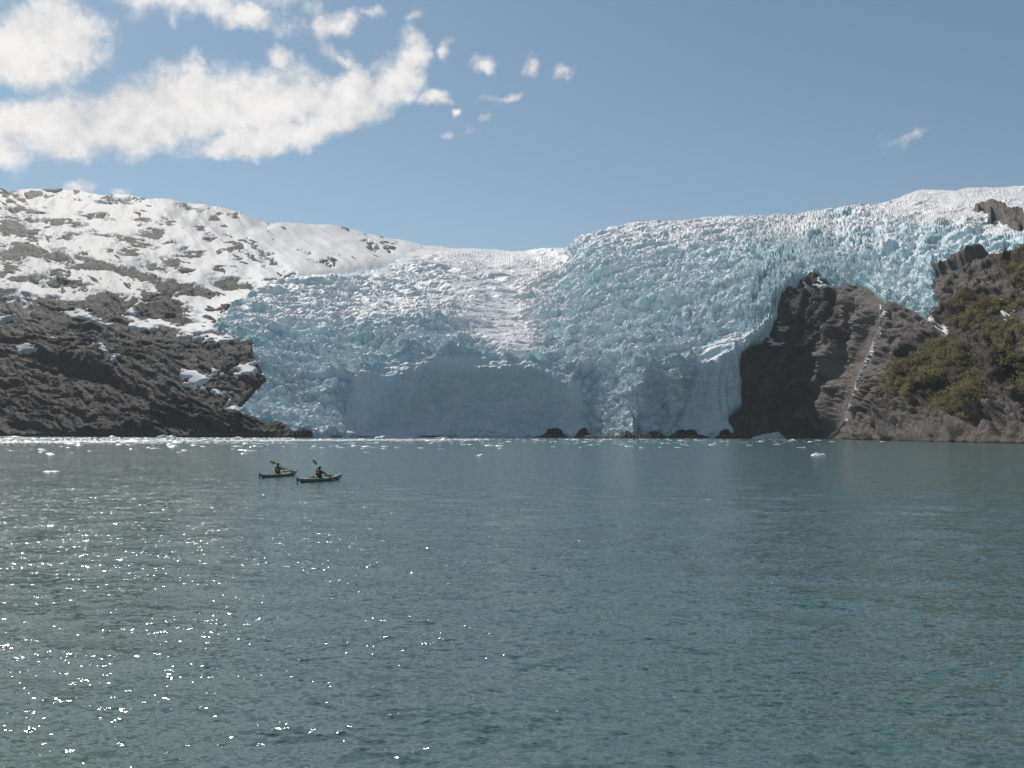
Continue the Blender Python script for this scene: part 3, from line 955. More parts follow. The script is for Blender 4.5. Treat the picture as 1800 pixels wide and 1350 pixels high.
# the sheet ends in a blunt wall where rock begins
H = H + 5.0 * np.where(px < 900, sstep(470, 520, py), 1.0) * sstep(-2.5, 4.0, sd) * (1 - 0.8 * sstep(15, 60, sd))
H = H - 22 * (1 - sstep(-5.0, 2.0, sd))
H = H * np.interp(py - interp(SKY, px), [0, 12, 60], [0.45, 0.7, 1.0])
dirn = nb * 0.75 + np.array([0, -0.12, 0.45])
dirn /= np.linalg.norm(dirn, axis=-1)[..., None]
P = P + dirn * H[..., None]
ng = grid_normals(P)
nz = ng[..., 2]
zone = snow_zone(px, py)
snow = np.clip(zone + 0.62 * sstep(0.62, 0.92, nz) - 0.30 * sstep(0.5, 0.1, nz) - 0.4 * np.clip(cre, 0, 1) * np.clip(amp, 0, 1) + 0.25 * fbm(S / 40, T / 30, 9.9, 3), 0, 1)
snow = snow * (0.35 + 0.65 * edgefac)
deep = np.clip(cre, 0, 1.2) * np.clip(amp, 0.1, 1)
dirt = 0.45 * sstep(0.1, 0.6, blob(px, py, 520, 690, 140, 60)) * sstep(0.0, 0.5, fbm(S / 16, T / 14, 4.4, 4)) + 0.5 * sstep(10, 0, sd) * (px < 700)
glacier = grid_mesh("glacier", P, M_ICE, keep=sd > -9, smooth=False, attrs={"snow": snow, "deep": deep, "dirt": np.clip(dirt, 0, 1)})
tag(glacier, "broad pale blue glacier of broken seracs falling to the bay between the hills", "glacier")
# ------------------------------------------------------------------ water
def water_sheet():
    r = np.concatenate([np.geomspace(5.0, 60, 420)[:-1], np.geomspace(60, 1300, 190)])
    ang = np.linspace(R(-36), R(36), 450)
    Rg, A = np.meshgrid(r, ang, indexing="ij")
    X, Y = Rg * np.sin(A), Rg * np.cos(A)
    Z = np.zeros(X.shape)
    rr = np.random.default_rng(11)
    cell = np.maximum(Rg * (72 / 450) * math.pi / 180, np.gradient(r)[:, None])
    wx = X + 0.35 * fbm(X / 2.1, Y / 2.1, 0.5, 2)
    wy = Y + 0.35 * fbm(X / 2.1, Y / 2.1, 4.5, 2)
    gust = 1.0 + 0.45 * fbm(X / 26, Y / 40, 0.9, 2)
    for i in range(46):
        lam = 0.28 * (14.0 ** rr.random())
        th = rr.normal(R(84), R(26))
        amp = 0.0023 * lam ** 0.9 * (0.5 + rr.random())
        ph = rr.random() * 6.283
        kx, ky = math.cos(th) * 6.283 / lam, math.sin(th) * 6.283 / lam
        fade = np.clip(lam / (3.0 * cell) - 0.6, 0, 1)
        s = np.sin(wx * kx + wy * ky + ph)
        Z += amp * gust * fade * (s + 0.25 * (s * s - 0.5))
    Z *= np.clip((1200 - Rg) / 300, 0, 1)
    nr, nc = X.shape
    V = np.stack([X, Y, Z], -1).reshape(-1, 3)
    idx = np.arange(nr * nc).reshape(nr, nc)
    quads = np.stack([idx[:-1, :-1], idx[:-1, 1:], idx[1:, 1:], idx[1:, :-1]], -1).reshape(-1, 4)[:, ::-1]
    # a plain collar carries the sheet on to all sides and to the horizon
    extra, faces = [], []
    base = len(V)
    ring = [(idx[0, j]) for j in range(0, nc)]
    m = bpy.data.meshes.new("water")
    far = []
    for a in np.linspace(36, 324, 25):
        for rad in (5.0, 60.0, 1300.0, 3300.0):
            far.append((rad * math.sin(R(a)), rad * math.cos(R(a)), 0.0))
    for a in np.linspace(-36, 36, 13):
        for rad in (1300.0, 3300.0):
            far.append((rad * math.sin(R(a)), rad * math.cos(R(a)), 0.0))
    far.append((0, 0, 0))
    b = base
    for i in range(24):
        for kk in range(3):
            faces.append((b + i * 4 + kk, b + (i + 1) * 4 + kk, b + (i + 1) * 4 + kk + 1, b + i * 4 + kk + 1))
    b2 = base + 100
    for i in range(12):
        faces.append((b2 + i * 2, b2 + i * 2 + 1, b2 + i * 2 + 3, b2 + i * 2 + 2))
    c = base + 100 + 26
    tri = [(c, base + i * 4, base + (i + 1) * 4) for i in range(24)]
    inner = [(c, int(idx[0, j]), int(idx[0, j + 1])) for j in range(nc - 1)]
    allV = np.concatenate([V, np.array(far)], 0)
    loops = [quads.ravel().tolist()]
    n4 = len(quads) + len(faces)
    li = np.concatenate([quads.ravel(), np.array(faces).ravel(), np.array(tri + inner).ravel()]).astype(np.int32)
    ntri = len(tri) + len(inner)
    m.vertices.add(len(allV))
    m.vertices.foreach_set("co", allV.astype(np.float32).ravel())
    m.loops.add(len(li))
    m.loops.foreach_set("vertex_index", li)
    m.polygons.add(n4 + ntri)
    m.polygons.foreach_set("loop_start", np.concatenate([np.arange(n4) * 4, n4 * 4 + np.arange(ntri) * 3]).astype(np.int32))
    m.polygons.foreach_set("use_smooth", np.ones(n4 + ntri, bool))
    m.update(calc_edges=True)
    m.validate()
    bm = bmesh.new()
    bm.from_mesh(m)
    bad = [f for f in bm.faces if f.normal.z < 0]
    bmesh.ops.reverse_faces(bm, faces=bad)
    bm.to_mesh(m)
    bm.free()
    mt, t, b_ = material("silty_water", 0.115)
    p = t.pos()
    gustn = t.noise(t.mapping(p, scale=(0.012, 0.03, 1)), 1.0, 4, 0.6)
    half = (0.5, 0.5, 0.5)
    slope = None
    for sc, amt, det in (((0.5, 0.9, 1), 0.20, 2), ((1.9, 3.2, 1), 0.46, 2), ((6.5, 9.5, 1), 0.74, 1), ((19.0, 26.0, 1), 0.42, 0)):
        v = t.vmath("SUBTRACT", t.noise(t.mapping(p, rot=(0, 0, 0.12), scale=sc), 1.0, det, 0.5, 0.25, color=True), half)
        v = t.vmath("SCALE", v, scale=amt)
        slope = v if slope is None else t.vmath("ADD", slope, v)
    g = t.smooth(gustn, 0.3, 0.7, 0.72, 1.28)
    slope = t.vmath("MULTIPLY", t.vmath("SCALE", slope, scale=g), (0.85, 1.1, 0.0))
    ln = t.vmath("LENGTH", slope)      # wavelets are peaked: the steepest facets are steeper than a plain swell's
    slope = t.vmath("SCALE", slope, scale=t.math("MULTIPLY_ADD", t.math("POWER", ln, 2.0), 14.0, 0.9))
    nrm = t.vmath("NORMALIZE", t.vmath("ADD", t.normal(), slope))
    t.link(nrm, b_.inputs["Normal"])
    cn = t.noise(p, 0.01, 3, 0.5)
    t.link(t.mix(cn, (0.066, 0.122, 0.114), (0.078, 0.134, 0.126)), b_.inputs["Base Color"])
    b_.inputs["IOR"].default_value = 1.333
    m.materials.clear()
    m.materials.append(mt)
    o = bpy.data.objects.new("water", m)
    COL.objects.link(o)
    return tag(o, "rippled grey green bay water glittering in the sun", "water", kind="structure")


water_sheet()
# ------------------------------------------------------------------ small helpers for built things
class MB:
    def __init__(s):
        s.bm = bmesh.new()

    def loft(s, rings, cap=True, closed=True):
        vs_ = [[s.bm.verts.new(p) for p in r] for r in rings]
        n = len(rings[0])
        for a, b in zip(vs_[:-1], vs_[1:]):
            for i in range(n if closed else n - 1):
                j = (i + 1) % n
                try:
                    s.bm.faces.new((a[i], a[j], b[j], b[i]))
                except ValueError:
                    pass
        if cap and closed:
            for r in (vs_[0], vs_[-1]):
                try:
                    s.bm.faces.new(r)
                except ValueError:
                    pass
        return s

    def tube(s, pts, rad, n=8):
        rings = []
        for i, p in enumerate(pts):
            p = Vector(p)
            a = Vector(pts[max(i - 1, 0)])
            b = Vector(pts[min(i + 1, len(pts) - 1)])
            d = (b - a).normalized()
            u = d.orthogonal().normalized() if abs(d.z) > 0.95 else d.cross(Vector((0, 0, 1))).normalized()
            v = d.cross(u)
            r = rad[i] if isinstance(rad, (list, tuple)) else rad
            rings.append([p + (u * math.cos(k * 6.2832 / n) + v * math.sin(k * 6.2832 / n)) * r for k in range(n)])
        return s.loft(rings)

    def ball(s, c, r, sub=2, fn=None):
        g = bmesh.ops.create_icosphere(s.bm, subdivisions=sub, radius=1.0)
        for v in g["verts"]:
            p = v.co.copy()
            if fn:
                p = fn(p)
            v.co = Vector((c[0] + p.x * r[0], c[1] + p.y * r[1], c[2] + p.z * r[2]))
        return s

    def build(s, name, mat, parent=None, smooth=True):
        bmesh.ops.recalc_face_normals(s.bm, faces=s.bm.faces)
        me = bpy.data.meshes.new(name)
        s.bm.to_mesh(me)
        s.bm.free()
        me.materials.append(mat)
        if smooth:
            me.polygons.foreach_set("use_smooth", np.ones(len(me.polygons), bool))
        o = bpy.data.objects.new(name, me)
        COL.objects.link(o)
        if parent:
            o.parent = parent
        return o


def empty(name, loc, rz=0.0):
    o = bpy.data.objects.new(name, None)
    COL.objects.link(o)
    o.location = loc
    o.rotation_euler = (0, 0, rz)
    o.empty_display_size = 0.3
    return o


def paint(name, col, rough=0.5, var=0.12, scale=6.0, coat=0.0):
    m, t, b = material(name, rough)
    p = t.n.new("ShaderNodeTexCoord").outputs["Object"]
    n = t.noise(p, scale, 5, 0.65)
    lo = tuple(c * (1 - var) for c in col)
    hi = tuple(min(1, c * (1 + var)) for c in col)
    t.link(t.mix(t.smooth(n, 0.3, 0.7), lo, hi), b.inputs["Base Color"])
    t.link(t.bump(n, 0.15, 0.01), b.inputs["Normal"])
    b.inputs["Coat Weight"].default_value = coat
    return m


# ------------------------------------------------------------------ rocks along the foot of the ice
def outcrop(name, pts, label, ridge, depth, seed, front=8.0, mat=M_ROCK, group=None, cat="rock", stepk=1.0, kind=None, tone0=0.0, hk=0.72):
    """a craggy rock standing in front of the ice foot: pts are (pixel x, pixel row of its top)"""
    xs = np.arange(pts[0][0], pts[-1][0] + 0.1, 0.9 * stepk)
    top = np.interp(xs, [p[0] for p in pts], [p[1] for p in pts])
    top = top + (2.6 * fbm(xs / 5.0, seed * 2.9, 0.3, 4, 0.65) + 0.5) * np.clip((769 - top) / 10, 0, 1)
    top = 769 - (769 - top) * hk
    D0 = shore_range(xs) - front
    zt = np.maximum((horizon(xs) - top) / FPX * D0 + CAM_H, -0.5)
    nr = 26
    rows_ = np.linspace(0, 1, nr)[:, None]
    jag = fbm(xs[None] / 5, rows_ * 3, seed * 1.7, 3, 0.6)
    Z = -1.5 + (zt[None] + 1.5) * np.minimum(rows_ / 0.62, 1.0)
    Z = Z + jag * 0.10 * np.maximum(zt[None], 0.5) * np.minimum(rows_ / 0.3, 1)
    back = np.clip((rows_ - 0.62) / 0.38, 0, 1)
    Y = D0[None] + depth * (np.minimum(rows_ / 0.62, 1) ** 1.5) * 0.45 + back * depth
    Y = Y - 1.6 * ridged(xs[None] / 7, rows_ * 2.2 + 0.1 * xs[None] / 7, seed * 2.3, 4, 0.55) * ridge
    Z = Z - back ** 2 * (zt[None] * 0.3)
    X = (xs - 900)[None] / FPX * Y
    P_ = np.stack([X, Y, Z], -1)
    tone = tone0 + 0.7 * fbm(xs[None] / 6, rows_ * 5, seed + 0.5, 4, 0.6)
    o = grid_mesh(name, P_, mat, smooth=False, back=False, attrs={"tone": tone, "veg": np.zeros(tone.shape)})
    return tag(o, label, cat, group=group, kind=kind)


outcrop("rock_outcrop", [(468, 766), (474, 753), (490, 750), (505, 754), (520, 753), (535, 757), (548, 762), (560, 764), (572, 768)], "low dark rock ledge where the hill toe meets the ice", 0.5, 10, 1, 6, tone0=-0.5)
outcrop("rock_outcrop", [(578, 768), (586, 765), (604, 766), (622, 764.5), (640, 766), (655, 768)], "thin dark rock sliver under the shaded ice face", 0.4, 8, 2, 6, tone0=-0.5)
outcrop("rock_outcrop", [(728, 769), (738, 765.5), (752, 764), (768, 765), (786, 768.5)], "small flat dark rock at the middle of the shaded ice foot", 0.4, 8, 3, 6, tone0=-0.4)
outcrop("rock_outcrop", [(934, 769), (944, 766), (954, 763), (960, 757), (964, 748), (972, 747), (979, 744), (985, 748), (989, 756), (994, 763), (1000, 769)], "dark humped rock at the ice foot left of the twin gap", 0.8, 11, 4, 9, tone0=-0.5)
outcrop("rock_outcrop", [(1008, 769), (1014, 760), (1017, 752), (1022, 745), (1028, 743), (1032, 752), (1036, 760), (1042, 769)], "narrow dark upright rock left of the bright ice toe", 0.7, 10, 5, 9, tone0=-0.5)
outcrop("rock_outcrop", [(1024, 769), (1030, 764), (1042, 762), (1050, 765), (1062, 763), (1078, 765), (1090, 762), (1097, 755), (1104, 752), (1110, 758), (1122, 762), (1136, 766), (1144, 769)], "pale brown broken rock skirting the bright ice toe", 0.8, 9, 6, 34, tone0=0.7)
outcrop("rock_outcrop", [(1134, 769), (1139, 760), (1144, 754), (1152, 753), (1160, 758), (1168, 763), (1180, 769)], "brown ragged rock between two ice lobes right of the toe", 0.8, 10, 7, 12, tone0=-0.1)
outcrop("rock_outcrop", [(1176, 769), (1182, 760), (1190, 751), (1200, 748), (1209, 752), (1216, 748), (1223, 752), (1228, 760), (1238, 765), (1248, 769)], "broad dark rock with a brown foot at the ice edge", 0.8, 11, 8, 9, tone0=-0.4)
outcrop("rock_outcrop", [(1256, 769), (1263, 759), (1268, 751), (1275, 748), (1282, 752), (1288, 759), (1297, 765), (1308, 769)], "dark rock wedge between the ice and the shaded cliff", 0.8, 10, 9, 8, tone0=-0.5)
outcrop("rock_outcrop", [(1207, 769), (1212, 763), (1219, 761), (1226, 764), (1232, 769)], "small pale brown boulder pile before the broad dark rock", 0.7, 6, 12, 16, tone0=0.7)
M_SHELF = M_SNOW
outcrop("snow_slab", [(1322, 769), (1330, 765), (1338, 762), (1350, 760), (1362, 756), (1369, 754), (1374, 761), (1379, 769)], "tilted grey white snow slab at the foot of the shaded cliff", 0.3, 10, 13, 16, mat=M_SNOW, cat="snow slab")

# ------------------------------------------------------------------ meltwater running down the right cliff
def stream(name, path, width, label, seed):
    path = np.array(path, float)
    tpar = np.linspace(0, len(path) - 1, 160)
    cx = np.interp(tpar, np.arange(len(path)), path[:, 0])
    cy = np.interp(tpar, np.arange(len(path)), path[:, 1])
    wd = np.interp(tpar, np.arange(len(path)), width) * np.clip(0.85 + 0.8 * fbm(tpar * 2.2, seed, 0.5, 4), 0.4, 1.4)
    cx = cx + 1.5 * fbm(tpar * 1.7, seed, 2.5, 3)
    k = np.linspace(-1, 1, 9)
    PX = cx[:, None] + k[None] * wd[:, None]
    PY = np.repeat(cy[:, None], 9, 1) + 0.35 * k[None] * wd[:, None]
    rel = rock_relief(PX, PY)
    lift = 2.6 * (1 - k[None] ** 2) - 0.3 + 0.4 * fbm(PX / 2.2, PY / 6, seed, 3)
    Pn = base_point(PX, PY) + base_normal(PX, PY) * (rel + lift)[..., None]
    o = grid_mesh(name, Pn, M_FOAM, back=False)
    return tag(o, label, "stream")


def foam_material():
    m, t, b = material("white_water", 0.4)
    p = t.pos()
    n = t.noise(t.mapping(p, scale=(1, 1, 0.25)), 0.8, 5, 0.65)
    t.link(t.mix(t.smooth(n, 0.35, 0.65), (0.13, 0.115, 0.108), (0.29, 0.265, 0.25)), b.inputs["Base Color"])
    t.link(t.bump(n, 0.7, 0.5), b.inputs["Normal"])
    return m


M_FOAM = foam_material()
stream("meltwater_stream", [(1550, 537), (1549, 560), (1547, 585), (1536, 605), (1530, 622), (1522, 638), (1512, 662), (1506, 680), (1500, 700), (1492, 722), (1484, 742), (1472, 758), (1460, 770)],
       [2.2, 2.6, 2.4, 2.6, 3.2, 3.4, 1.6, 2.0, 2.6, 2.6, 3.2, 2.6, 2.0], "long pale meltwater stream down the cliff from the hanging ice", 1)
stream("meltwater_stream", [(1562, 540), (1560, 555), (1555, 575), (1547, 595), (1538, 612)], [1.6, 2.0, 1.6, 1.6, 1.0], "short pale stream beside the top of the long one", 2)
stream("meltwater_stream", [(1645, 575), (1642, 590), (1643, 605), (1640, 622), (1646, 632)], [1.2, 1.4, 1.2, 1.0, .8], "faint pale trickle below the snow tongue", 3)

# ------------------------------------------------------------------ thickets on the right bank
def leaf_material():
    m, t, b = material("alder_leaf", 0.6)
    p = t.pos()
    n = t.noise(p, 0.16, 4, 0.6)
    f_ = t.noise(p, 1.4, 3, 0.6)
    c = t.mix(t.smooth(n, 0.34, 0.66), (0.24, 0.23, 0.105), (0.36, 0.32, 0.175))
    c = t.mix(t.math("MULTIPLY", t.smooth(f_, 0.5, 0.75), 0.6), c, (0.26, 0.20, 0.11))
    c = t.mix(t.math("MULTIPLY", t.attr("brown"), 0.8), c, (0.15, 0.115, 0.085))
    di, tr, mx = t.node("ShaderNodeBsdfDiffuse"), t.node("ShaderNodeBsdfTranslucent"), t.node("ShaderNodeMixShader")
    t.link(c, di.inputs["Color"])
    t.link(c, tr.inputs["Color"])
    mx.inputs[0].default_value = 0.45
    t.link(di.outputs[0], mx.inputs[1])
    t.link(tr.outputs[0], mx.inputs[2])
    t.link(mx.outputs[0], m.node_tree.nodes["Material Output"].inputs["Surface"])
    return m


M_LEAF = leaf_material()
M_DARKLEAF = paint("spruce_needle", (0.030, 0.036, 0.018), 0.7, 0.35, 0.5)


def thicket(name, label, poly, nbush, size, seed, mat=M_LEAF, leaves=170, cat="thicket", tall=0.75, kind="stuff", leaf=0.42):
    rr = np.random.default_rng(seed)
    xs, ys = [p[0] for p in poly], [p[1] for p in poly]
    cand = np.stack([rr.uniform(min(xs), max(xs), 9000), rr.uniform(min(ys), max(ys), 9000)], 1)
    sdp = poly_sd(cand[:, 0], cand[:, 1], poly)
    gapn = fbm(cand[:, 0] / 22, cand[:, 1] / 16, seed * 3.1, 3)
    cand = cand[(sdp > 0) & (gapn > -0.42)][:nbush]
    C = rock_point(cand[:, 0], cand[:, 1])
    brown = np.clip(0.5 + rr.normal(0, .3, len(C)) + 1.3 * fbm(cand[:, 0] / 16, cand[:, 1] / 12, seed + 9.0, 3) - 0.3, 0, 1)
    V, A = [], []
    for c, bw in zip(C, brown):
        s_ = size * rr.uniform(0.55, 1.25)
        n_ = int(leaves * (s_ / size) ** 1.5)
        q_ = rr.normal(size=(n_, 3))
        q_ /= np.linalg.norm(q_, axis=1)[:, None]
        q_[:, 2] = np.abs(q_[:, 2]) * 1.0 - 0.12
        lob = 0.72 + 0.38 * np.sin(q_[:, 0] * 5 + s_ * 9) * np.sin(q_[:, 1] * 4 + s_ * 5)
        rad = s_ * (0.35 + 0.65 * rr.random(n_) ** 0.4) * lob
        ctr = c + q_ * rad[:, None] * np.array([1, 1, tall * 1.5])
        a = rr.normal(size=(n_, 3))
        a /= np.linalg.norm(a, axis=1)[:, None]
        b = np.cross(a, rr.normal(size=(n_, 3)))
        b /= np.linalg.norm(b, axis=1)[:, None] + 1e-9
        ls = leaf * rr.uniform(0.6, 1.4, n_)[:, None]
        V.append(np.stack([ctr + a * ls, ctr + b * ls * 0.7, ctr - a * ls, ctr - b * ls * 0.7], 1))
        A.append(np.repeat(np.clip(bw + rr.normal(0, .15), 0, 1), n_ * 4))
    V = np.concatenate(V).reshape(-1, 3)
    A = np.concatenate(A)
    me = bpy.data.meshes.new(name)
    nq = len(V) // 4
    me.vertices.add(len(V))
    me.vertices.foreach_set("co", V.astype(np.float32).ravel())
    me.loops.add(len(V))
    me.loops.foreach_set("vertex_index", np.arange(len(V), dtype=np.int32))
    me.polygons.add(nq)
    me.polygons.foreach_set("loop_start", np.arange(0, len(V), 4, dtype=np.int32))
    me.update(calc_edges=True)
    me.attributes.new("brown", "FLOAT", "POINT").data.foreach_set("value", A.astype(np.float32))
    me.materials.append(mat)
    o = bpy.data.objects.new(name, me)
    COL.objects.link(o)
    return tag(o, label, cat, kind=kind)


thicket("thicket", "large olive green alder thicket low on the right bank", [(1594, 690), (1612, 650), (1648, 622), (1672, 606), (1694, 625), (1716, 640), (1742, 652), (1752, 690), (1766, 722), (1752, 746),
        (1710, 752), (1672, 746), (1640, 735), (1612, 722)], 300, 4.8, 1)
thicket("thicket", "olive green alder thicket high on the bank below the snow", [(1688, 590), (1700, 562), (1728, 545), (1772, 538), (1812, 546), (1825, 575), (1790, 588), (1745, 598), (1706, 606)], 150, 4.6, 2)
thicket("thicket", "narrow alder thicket running along the right edge of the bank", [(1752, 612), (1790, 600), (1850, 598), (1850, 720), (1808, 715), (1790, 670), (1772, 640)], 80, 3.4, 3)
thicket("thicket", "dark green scrub beside the topmost rock of the bank", [(1770, 488), (1790, 472), (1822, 462), (1850, 470), (1850, 520), (1800, 525), (1776, 508)], 60, 3.4, 4)
thicket("thicket", "sparse green scrub patch left of the large thicket", [(1552, 722), (1572, 704), (1598, 700), (1612, 716), (1590, 738), (1560, 748)], 20, 2.2, 5)
thicket("spruce_scrub", "dark spruce scrub in a gully at the right edge of the bank", [(1782, 680), (1796, 660), (1830, 655), (1830, 705), (1796, 700)], 26, 2.2, 6, mat=M_DARKLEAF, leaves=190)
thicket("thicket", "thin brush strip between the upper and large thickets", [(1664, 622), (1676, 590), (1692, 572), (1700, 600), (1690, 626)], 14, 2.0, 8)

# ------------------------------------------------------------------ floating ice
def floe_material():
    m, t, b = material("floe_ice", 0.35)
    p = t.pos()
    n = t.noise(p, 1.3, 5, 0.65)
    z = t.sep(t.n.new("ShaderNodeTexCoord").outputs["Generated"])[2]
    blue = t.math("MULTIPLY", t.attr("blue"), t.smooth(n, 0.75, 0.3))
    c = t.mix(t.smooth(n, 0.3, 0.7), (0.62, 0.68, 0.68), (0.80, 0.80, 0.78))
    c = t.mix(blue, c, (0.26, 0.52, 0.55))
    t.link(c, b.inputs["Base Color"])
    t.link(t.bump(n, 0.5, 0.12), b.inputs["Normal"])
    return m


M_FLOE = floe_material()


def floe_mesh(seed, peak=1.0, blue=0.0, sub=3):
    rr = random.Random(seed)
    mb = bmesh.new()
    bmesh.ops.create_icosphere(mb, subdivisions=sub, radius=1.0)
    ox = seed * 3.7
    lumps = [(rr.uniform(-.7, .7), rr.uniform(-.6, .6), rr.uniform(.25, .5), rr.uniform(.3, 1.0)) for _ in range(4)]
    co = np.array([v.co[:] for v in mb.verts])
    n = 0.30 * fbm(co[:, 0] * 1.2 + ox, co[:, 1] * 1.2, co[:, 2] * 1.2, 3, 0.6)
    co = co * (1 + n)[:, None]
    hgt = np.zeros(len(co))
    for (lx, ly, lr, lh) in lumps:
        hgt += lh * np.exp(-((co[:, 0] - lx) ** 2 + (co[:, 1] - ly) ** 2) / lr ** 2)
    z = np.where(co[:, 2] > 0, np.minimum(co[:, 2], 0.35) * (0.35 + peak * hgt) * 1.25 + 0.12 * fbm(co[:, 0] * 4 + ox, co[:, 1] * 4, 1.0, 2) * (co[:, 2] > 0.2), co[:, 2] * 0.45)
    for v, p, zz in zip(mb.verts, co, z):
        v.co = (p[0], p[1] * 0.8, zz * 0.55)
    me = bpy.data.meshes.new("ice_floe")
    mb.to_mesh(me)
    mb.free()
    me.attributes.new("blue", "FLOAT", "POINT").data.foreach_set("value", np.full(len(me.vertices), blue, np.float32))
    me.materials.append(M_FLOE)
    return me


FLOES = [floe_mesh(i, [0.5, 0.3, 0.8, 0.2, 0.6, 1.0, 0.4, 0.25][i % 8], 0.15 if i % 3 else 0.35, 2) for i in range(10)]


def floe(px, py, wpx, label, mesh=None, peak=1.0, rz=None, group=None, name="ice_floe", cat="ice floe", rr=random):
    D = float(water_range(px, py))
    o = bpy.data.objects.new(name, mesh)
    COL.objects.link(o)
    s_ = wpx * D / FPX / 2
    o.location = ((px - 900) / FPX * D, D, 0.0)
    o.scale = (s_, s_ * 0.9, min(s_, 1.6 + 0.3 * s_) * peak)
    o.rotation_euler = (0, 0, rr.uniform(-0.5, 0.5) if rz is None else rz)
    return tag(o, label, cat, group=group)


floe(1438, 800.5, 25, "white stepped ice floe alone on open water before the cliff", floe_mesh(51, 1.0, 0.1), 1.0, 0.1)
floe(1408, 787, 16, "small white floe just beyond the stepped lone floe", floe_mesh(52, 0.5, 0.1), 0.8)
floe(843, 801, 18, "white lumpy ice floe alone right of the kayaks", floe_mesh(53, 0.9, 0.15), 1.0, 0.2)
floe(646, 795.5, 14, "flat white floe between the kayaks and the ice drift", floe_mesh(54, 0.3, 0.1), 0.7)
floe(93, 829, 30, "low grey white floe nearest the camera at far left", floe_mesh(55, 0.4, 0.1), 0.7, 0.0)
floe(293, 768.5, 31, "blue green rounded iceberg under the dark hillside shore", floe_mesh(56, 1.2, 1.0), 1.4, 0.0, name="iceberg", cat="iceberg")
floe(670, 769.6, 20, "pale iceberg with two humps under the shaded ice face", floe_mesh(57, 1.1, 0.5), 1.3, 0.2, name="iceberg", cat="iceberg")
floe(776, 769.8, 24, "long low iceberg at the middle of the shaded ice foot", floe_mesh(58, 0.6, 0.2), 1.0, 0.0, name="iceberg", cat="iceberg")
floe(18, 768.2, 40, "low pale iceberg against the shore at far left", floe_mesh(59, 0.6, 0.2), 0.8, 0.0, name="iceberg", cat="iceberg")
floe(199, 767.6, 14, "small pale iceberg under the shore left of the blue one", floe_mesh(60, 0.8, 0.3), 1.0, 0.0, name="iceberg", cat="iceberg")
floe(420, 769.2, 14, "small white iceberg by the foot of the hill toe", floe_mesh(61, 0.7, 0.2), 1.0, 0.0, name="iceberg", cat="iceberg")
floe(1252, 782.5, 16, "white floe with a notch off the broad dark rock", floe_mesh(62, 0.7, 0.1), 0.9)
floe(1105, 785, 16, "white floe leading the cluster off the bright ice toe", floe_mesh(63, 0.7, 0.1), 0.9)
rr = random.Random(5)
zones = [("small white floe in the loose drift along the dark hillside shore", "floes along the hillside shore", 70, (0, 440), (774, 800), (7, 24), 2.0),
         ("small white floe in the drift before the shaded ice face", "floes before the shaded ice face", 90, (440, 860), (773, 790), (6, 18), 1.8),
         ("small white floe scattered off the bright ice toe", "floes off the bright ice toe", 70, (860, 1240), (772.5, 789), (5, 16), 1.8),
         ("small white floe scattered below the shaded cliff", "floes below the shaded cliff", 30, (1240, 1560), (773.5, 784), (4, 13), 1.8)]
for label, group, n, xr, yr, wr, pw in zones:
    for i in range(n):
        x = rr.uniform(*xr)
        y = yr[0] + (yr[1] - yr[0]) * rr.random() ** pw
        wpx = wr[0] + (wr[1] - wr[0]) * rr.random() ** 1.6
        floe(x, y, wpx, label, rr.choice(FLOES), rr.uniform(0.6, 1.25), None, group, rr=rr)

# brash: the bright line of crushed ice off the left shore
rb = np.random.default_rng(3)
n = 9700
bx = np.concatenate([rb.uniform(-60, 860, 4600), rb.uniform(-60, 300, 700), rb.uniform(600, 1400, 900), rb.uniform(-60, 520, 3500)])
by = np.concatenate([773.6 + rb.normal(0, 0.8, 4600) + np.interp(bx[:4600], [0, 400, 860], [3.5, 0.6, -1.0]), rb.uniform(769, 785, 700), rb.uniform(771, 780, 900), 769.5 + 11 * rb.random(3500) ** 1.3])
D = np.clip(water_range(bx, by), 120, 860)
bs = rb.uniform(0.2, 0.6, n) * np.clip(D / 450, 0.5, 1.5)
cx, cy = (bx - 900) / FPX * D, D
tmpl = np.array([(1, 0, 0), (.3, .9, 0), (-.8, .6, 0), (-.9, -.5, 0), (.2, -1, 0), (.5, -.1, .42), (-.4, .2, .36)])
tf = [(0, 1, 5), (1, 2, 6), (1, 6, 5), (2, 3, 6), (3, 4, 6), (4, 5, 6), (4, 0, 5)]
th = rb.uniform(0, 6.28, n)
ca, sa = np.cos(th), np.sin(th)
V = np.stack([cx[:, None] + bs[:, None] * 1.5 * (tmpl[None, :, 0] * ca[:, None] - tmpl[None, :, 1] * sa[:, None]),
              cy[:, None] + bs[:, None] * (tmpl[None, :, 0] * sa[:, None] + tmpl[None, :, 1] * ca[:, None]),
              bs[:, None] * tmpl[None, :, 2] * rb.uniform(.3, 0.8, (n, 1)) - 0.04], -1).reshape(-1, 3)
F = (np.array(tf)[None] + (np.arange(n) * 7)[:, None, None]).reshape(-1, 3)
me = bpy.data.meshes.new("brash_ice")
me.from_pydata(V.tolist(), [], F.tolist())
me.attributes.new("blue", "FLOAT", "POINT").data.foreach_set("value", np.zeros(len(V), np.float32))
me.materials.append(M_FLOE)
o = bpy.data.objects.new("brash_ice", me)
COL.objects.link(o)
tag(o, "pale line of crushed brash ice drifting off the left shore", "brash ice", kind="stuff")
